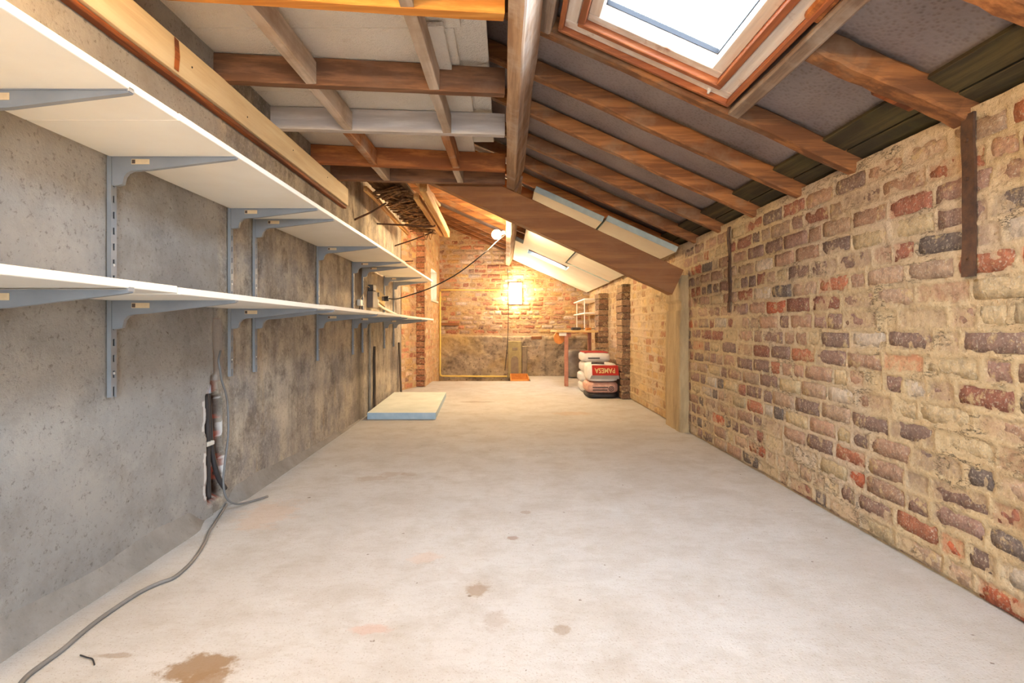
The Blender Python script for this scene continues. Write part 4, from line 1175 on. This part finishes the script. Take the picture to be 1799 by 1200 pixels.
# ------------------------------------------------------------------ corner: table, shelves, sacks, wrapped block
def table():
    e = thing('work_table', (.98, 7.9, 0), 'small wooden work table with pink legs in the far right corner', 'table')
    bm = nb(); box(bm, .70, 1.352, 7.44, 8.55, .735, .765, bev=.004); build('table_top', bm, 'table_top', e)
    bm = nb(); box(bm, .735, .835, 7.47, 7.52, .69, .735, bev=.003); build('apron', bm, 'shelf_white', e)
    for (x, y) in ((.835, 7.50), (1.30, 8.45)):
        bm = nb(); box(bm, x - .026, x + .026, y - .026, y + .026, 0, .735, bev=.004)
        build('leg', bm, 'table_pink', e)
    bm = nb(); box(bm, .861, .90, 7.485, 7.515, .67, .735, bev=.003); build('leg_block', bm, 'table_pink', e)
    bm = nb(); c = Vector((.745, 7.6, .66)); pts = [(c.x + .075 * math.cos(t), c.z + .085 * math.sin(t)) for t in np.linspace(math.pi * .75, math.pi * 2, 14)]
    pts = [(.70, .735), *[(x, z) for x, z in pts], (.82, .70)]
    prism(bm, [(x, 7.56, z) for x, z in pts], (0, .06, 0)); build('vice_jaw', bm, 'vice_orange', e)
table()
def tools():
    specs = [((.93, 7.66), (1.18, 7.8), .02, 'dark flat bar tool lying on the work table'), ((1.02, 7.75), (1.10, 8.0), .016, 'short dark tool lying across the others on the work table'), ((1.12, 7.62), (1.27, 7.70), .018, 'dark tool at the wall side of the work table')]
    for k, (a, b, r, l) in enumerate(specs):
        e = thing('hand_tool', (a[0], a[1], .766), l, 'tool', 'tools on the work table')
        build('handle', tube([(a[0], a[1], .766 + r), ((a[0] + b[0]) / 2, (a[1] + b[1]) / 2, .768 + r)], r, 8, 1), 'vice_orange' if k == 2 else 'tool_dark', e)
        build('shank', beam(((a[0] + b[0]) / 2, (a[1] + b[1]) / 2, .768 + r), (b[0], b[1], .768 + r), r * 1.4, .008, segs=2), 'tool_dark', e)
tools()
def corner_shelf():
    e = thing('corner_shelf', (1.26, 8.4, .77), 'two white shelf boards on thin posts in the far right corner', 'shelf unit')
    for z in (1.00, 1.20):
        bm = nb(); box(bm, 1.125, 1.385, 7.78, 9.03, z, z + .02, bev=.002); build('shelf_board', bm, 'shelf_white', e)
    for (x, y) in ((1.15, 7.95), (1.15, 8.8), (1.35, 8.2)):
        bm = nb(); box(bm, x - .007, x + .007, y - .007, y + .007, .766, 1.2, bev=.002); build('post', bm, 'shelf_white', e)
corner_shelf()
def sack_bm(x0, x1, y0, y1, z0, z1, seed, lean=0.0, bulge=.012):
    bm = nb(); nx, ny, nz = 8, 10, 5; r = random.Random(seed)
    P = {}
    def vert(i, j, k):
        key = (i, j, k)
        if key in P: return P[key]
        u, v, w = i / nx * 2 - 1, j / ny * 2 - 1, k / nz * 2 - 1
        sq = lambda a, b, c: a * (1 - .10 * abs(b) ** 6) * (1 - .10 * abs(c) ** 6)
        x = (x0 + x1) / 2 + (x1 - x0) / 2 * sq(u, v, w); y = (y0 + y1) / 2 + (y1 - y0) / 2 * sq(v, u, w); z = (z0 + z1) / 2 + (z1 - z0) / 2 * sq(w, u, v)
        n = float(VN1.fbm(x * 9 + seed, y * 9 + z * 7, 2))
        if abs(u) == 1: x += bulge * n * u
        if abs(v) == 1: y += bulge * n * v
        if w == 1: z += bulge * .6 * n
        y += lean * (w + 1) / 2
        P[key] = bm.verts.new((x, y, z)); return P[key]
    for i in range(nx):
        for j in range(ny):
            for k in (0, nz): bm.faces.new([vert(i, j, k), vert(i+1, j, k), vert(i+1, j+1, k), vert(i, j+1, k)])
    for i in range(nx):
        for k in range(nz):
            for j in (0, ny): bm.faces.new([vert(i, j, k), vert(i+1, j, k), vert(i+1, j, k+1), vert(i, j, k+1)])
    for j in range(ny):
        for k in range(nz):
            for i in (0, nx): bm.faces.new([vert(i, j, k), vert(i, j+1, k), vert(i, j+1, k+1), vert(i, j, k+1)])
    return bm
def text_mesh(body, size, mat, M4):
    cu = bpy.data.curves.new('lettering', 'FONT'); cu.body = body; cu.size = size; cu.extrude = .0008; cu.align_x = 'CENTER'; cu.align_y = 'CENTER'; cu.resolution_u = 3; cu.offset = size * .012
    t = bpy.data.objects.new('lettering_tmp', cu); COL.objects.link(t)
    dg = bpy.context.evaluated_depsgraph_get(); dg.update()
    me = bpy.data.meshes.new_from_object(t.evaluated_get(dg)); bpy.data.objects.remove(t)
    me.transform(M4); me.materials.clear(); me.materials.append(M[mat]); return me
def panel(name, parent, pts, d, mat):
    bm = nb(); prism(bm, pts, d); return build(name, bm, mat, parent)
def sacks():
    # front pair
    e = thing('cement_sack', (1.10, 6.35, 0), 'pink printed sack with a dark base, bottom of the front stack', 'sack', 'sacks by the right wall')
    build('bag', sack_bm(.925, 1.285, 6.17, 6.62, .055, .182, 1), 'sack_pink', e, None, True)
    build('dark_base', sack_bm(.935, 1.28, 6.166, 6.62, .0, .066, 2, 0, .006), 'sack_black', e, None, True)
    for k, (a, b, z) in enumerate(((.985, 1.16, .122), (.985, 1.15, .092))):
        panel('print_line', e, [(a, 6.166, z), (b, 6.166, z), (b, 6.166, z + .010), (a, 6.166, z + .010)], (0, .01, 0), 'ink')
    bm = nb(); c = (1.195, .112)
    for (r0, r1) in ((.030, .022), (.014, .007)):
        for q in range(16):
            t0, t1 = 2 * math.pi * q / 16, 2 * math.pi * (q + 1) / 16
            bm.faces.new([bm.verts.new((c[0] + rr * math.cos(tt), 6.164, c[1] + rr * math.sin(tt))) for rr, tt in ((r0, t0), (r0, t1), (r1, t1), (r1, t0))])
    build('round_mark', bm, 'ink', e)
    e = thing('cement_sack', (1.10, 6.35, .18), 'white sack with a red panel lettered PAMESA upside down, top of the front stack', 'sack', 'sacks by the right wall')
    lean = .075; z0, z1 = .186, .392; yf = 6.165
    build('bag', sack_bm(.935, 1.29, yf, 6.60, z0, z1, 3, lean, .008), 'sack_white', e, None, True)
    fy = lambda z: yf - .012 + lean * (z - z0) / (z1 - z0)
    za, zb = .262, .372
    redp = panel('red_panel', e, [(.985, fy(za), za), (1.285, fy(za), za), (1.28, fy(zb), zb), (.985, fy(zb), zb)], (0, .014, 0), 'label_red')
    panel('grey_band', e, [(.955, fy(.222) + .003, .222), (1.285, fy(.222) + .003, .222), (1.285, fy(.26) + .003, .26), (.975, fy(.26) + .003, .26)], (0, .012, 0), 'sack_grey')
    ang = math.atan2(lean, z1 - z0)
    mt = Matrix.Translation((1.13, fy(.317) - .0025, .317)) @ Matrix.Rotation(math.pi / 2 - ang, 4, 'X') @ Matrix.Rotation(math.pi, 4, 'Z') @ Matrix.Diagonal((.98, 1.25, 1, 1))
    me = text_mesh('PAMESA', .066, 'label_text', mt); link('lettering', me, redp)
    bm = tube([(.99, 6.29, z1 + .004), (1.05, 6.27, z1 + .008), (1.13, 6.262, z1 + .004)], .012, 8); build('seam_fold', bm, 'tool_dark', e)
    # stack of four behind
    names = ['bottom sack of the white stack behind the front pair', 'second sack from the floor in the white stack behind', 'third sack from the floor in the white stack behind', 'top sack of the white stack behind, with a red upper face']
    for k in range(4):
        z = .002 + k * .124; dx = (.0, -.012, .01, .006)[k]
        e = thing('cement_sack', (1.15, 6.95, z), names[k], 'sack', 'sacks by the right wall')
        build('bag', sack_bm(.945 + dx, 1.30, 6.72, 7.22, z, z + .121, 10 + k, 0, .01), 'sack_white', e, None, True)
        c = 'label_green' if k in (1, 2) else 'ink'
        panel('print_band', e, [(1.01 + dx, 6.713, z + .045), (1.16, 6.713, z + .045), (1.16, 6.713, z + .06), (1.01 + dx, 6.713, z + .06)], (0, .01, 0), c)
        if k == 3: panel('red_panel', e, [(.975, 6.75, z + .118), (1.27, 6.75, z + .118), (1.27, 7.17, z + .118), (.975, 7.17, z + .118)], (0, 0, .008), 'label_red')
sacks()
e = build('wrapped_block', sack_bm(.965, 1.36, 8.62, 8.98, .002, .45, 33, .03, .03), 'wrap_grey', None, (1.1, 8.8, 0), True)
tag(e, 'grey plastic-wrapped block standing under the work table', 'wrapped block')

# ------------------------------------------------------------------ timber stored on iron bars, upper left
def rack():
    bars = [((xl(4.55), 4.55, 1.70), (-1.03, 4.72, 1.86), 'iron bar holding up the near end of the stored laths'),
            ((xl(6.5), 6.50, 1.775), (-.82, 6.18, 1.872), 'bent iron bar holding up the far end of the stored laths'),
            ((xl(5.5), 5.45, 1.838), (-.72, 5.6, 1.838), 'level iron bar under the middle of the stored laths')]
    for a, b, l in bars:
        a = Vector(a); b = Vector(b); m = a.lerp(b, .55)
        pts = [a, m, b - Vector((.03, 0, .0)), b + Vector((.0, 0, .02))]
        cable('iron_bar', pts, .0085, 'rust_iron', l, 'iron bar', 8, 'iron bars in the left wall')
    def stick(name, p0, p1, w, h, mat, label, seed):
        o = build(name, beam(p0, p1, w, h, segs=8, jit=.003, seed=seed), mat, None, p0); tag(o, label, 'timber'); return o
    stick('stored_timber', (-.64, 4.25, 1.895), (-.675, 6.32, 1.885), .06, .075, 'batten_pine', 'thick pale timber stored under the roof, outermost of the bundle', 1)
    stick('stored_timber', (-.735, 4.5, 1.882), (-.74, 6.28, 1.878), .045, .05, 'batten_pine', 'thinner pale batten lying inside the thick stored timber', 2)
    stick('stored_timber', (-.70, 4.15, 1.968), (-.65, 5.2, 1.962), .07, .03, 'batten_pine', 'short pale board on top of the stored timbers', 3)
    stick('stored_timber', (-1.10, 4.3, 1.90), (-1.125, 6.3, 1.885), .028, .04, 'batten_pine', 'thin batten along the wall side of the stored laths', 4)
    stick('stored_timber', (-.95, 4.3, 1.968), (-.90, 6.1, 1.964), .30, .02, 'lath_brown', 'brown board lying on the stored laths', 5)
    r = random.Random(12); bm = nb()
    for k in range(130):
        y = r.uniform(4.35, 6.25); x0 = r.uniform(-1.085, -1.0); x1 = r.uniform(-.86, -.775); dy = r.uniform(-.5, .5)
        z = r.uniform(1.885, 1.935)
        y1 = min(6.35, max(4.3, y + dy))
        beam((x0, y, z), (x1, y1, z + r.uniform(-.012, .012)), r.uniform(.012, .028), .007, segs=2, jit=.004, bm=bm, seed=k)
    o = build('lath_bundle', bm, 'lath_brown'); tag(o, 'tangle of thin brown laths stored across the iron bars', 'laths', None, 'stuff')
    o = build('hanging_wire', tube([(-.93, 6.2, 1.87), (-.90, 6.2, 1.80), (-.875, 6.2, 1.865), (-.85, 6.2, 1.80), (-.83, 6.2, 1.87)], .006, 6), 'lath_brown'); tag(o, 'looped pale twine hanging from the far end of the laths', 'twine')
rack()
# small rust iron stub and peg on the far left wall
for (y, z, l) in ((7.1, 1.66, 'short iron peg sticking out of the far left wall above the shelf'),):
    o = build('iron_peg', tube([(-1.34, y, z), (-1.27, y, z + .005), (-1.2, y + .01, z + .01)], .008, 8), 'rust_iron', None, (-1.34, y, z)); tag(o, l, 'iron peg')
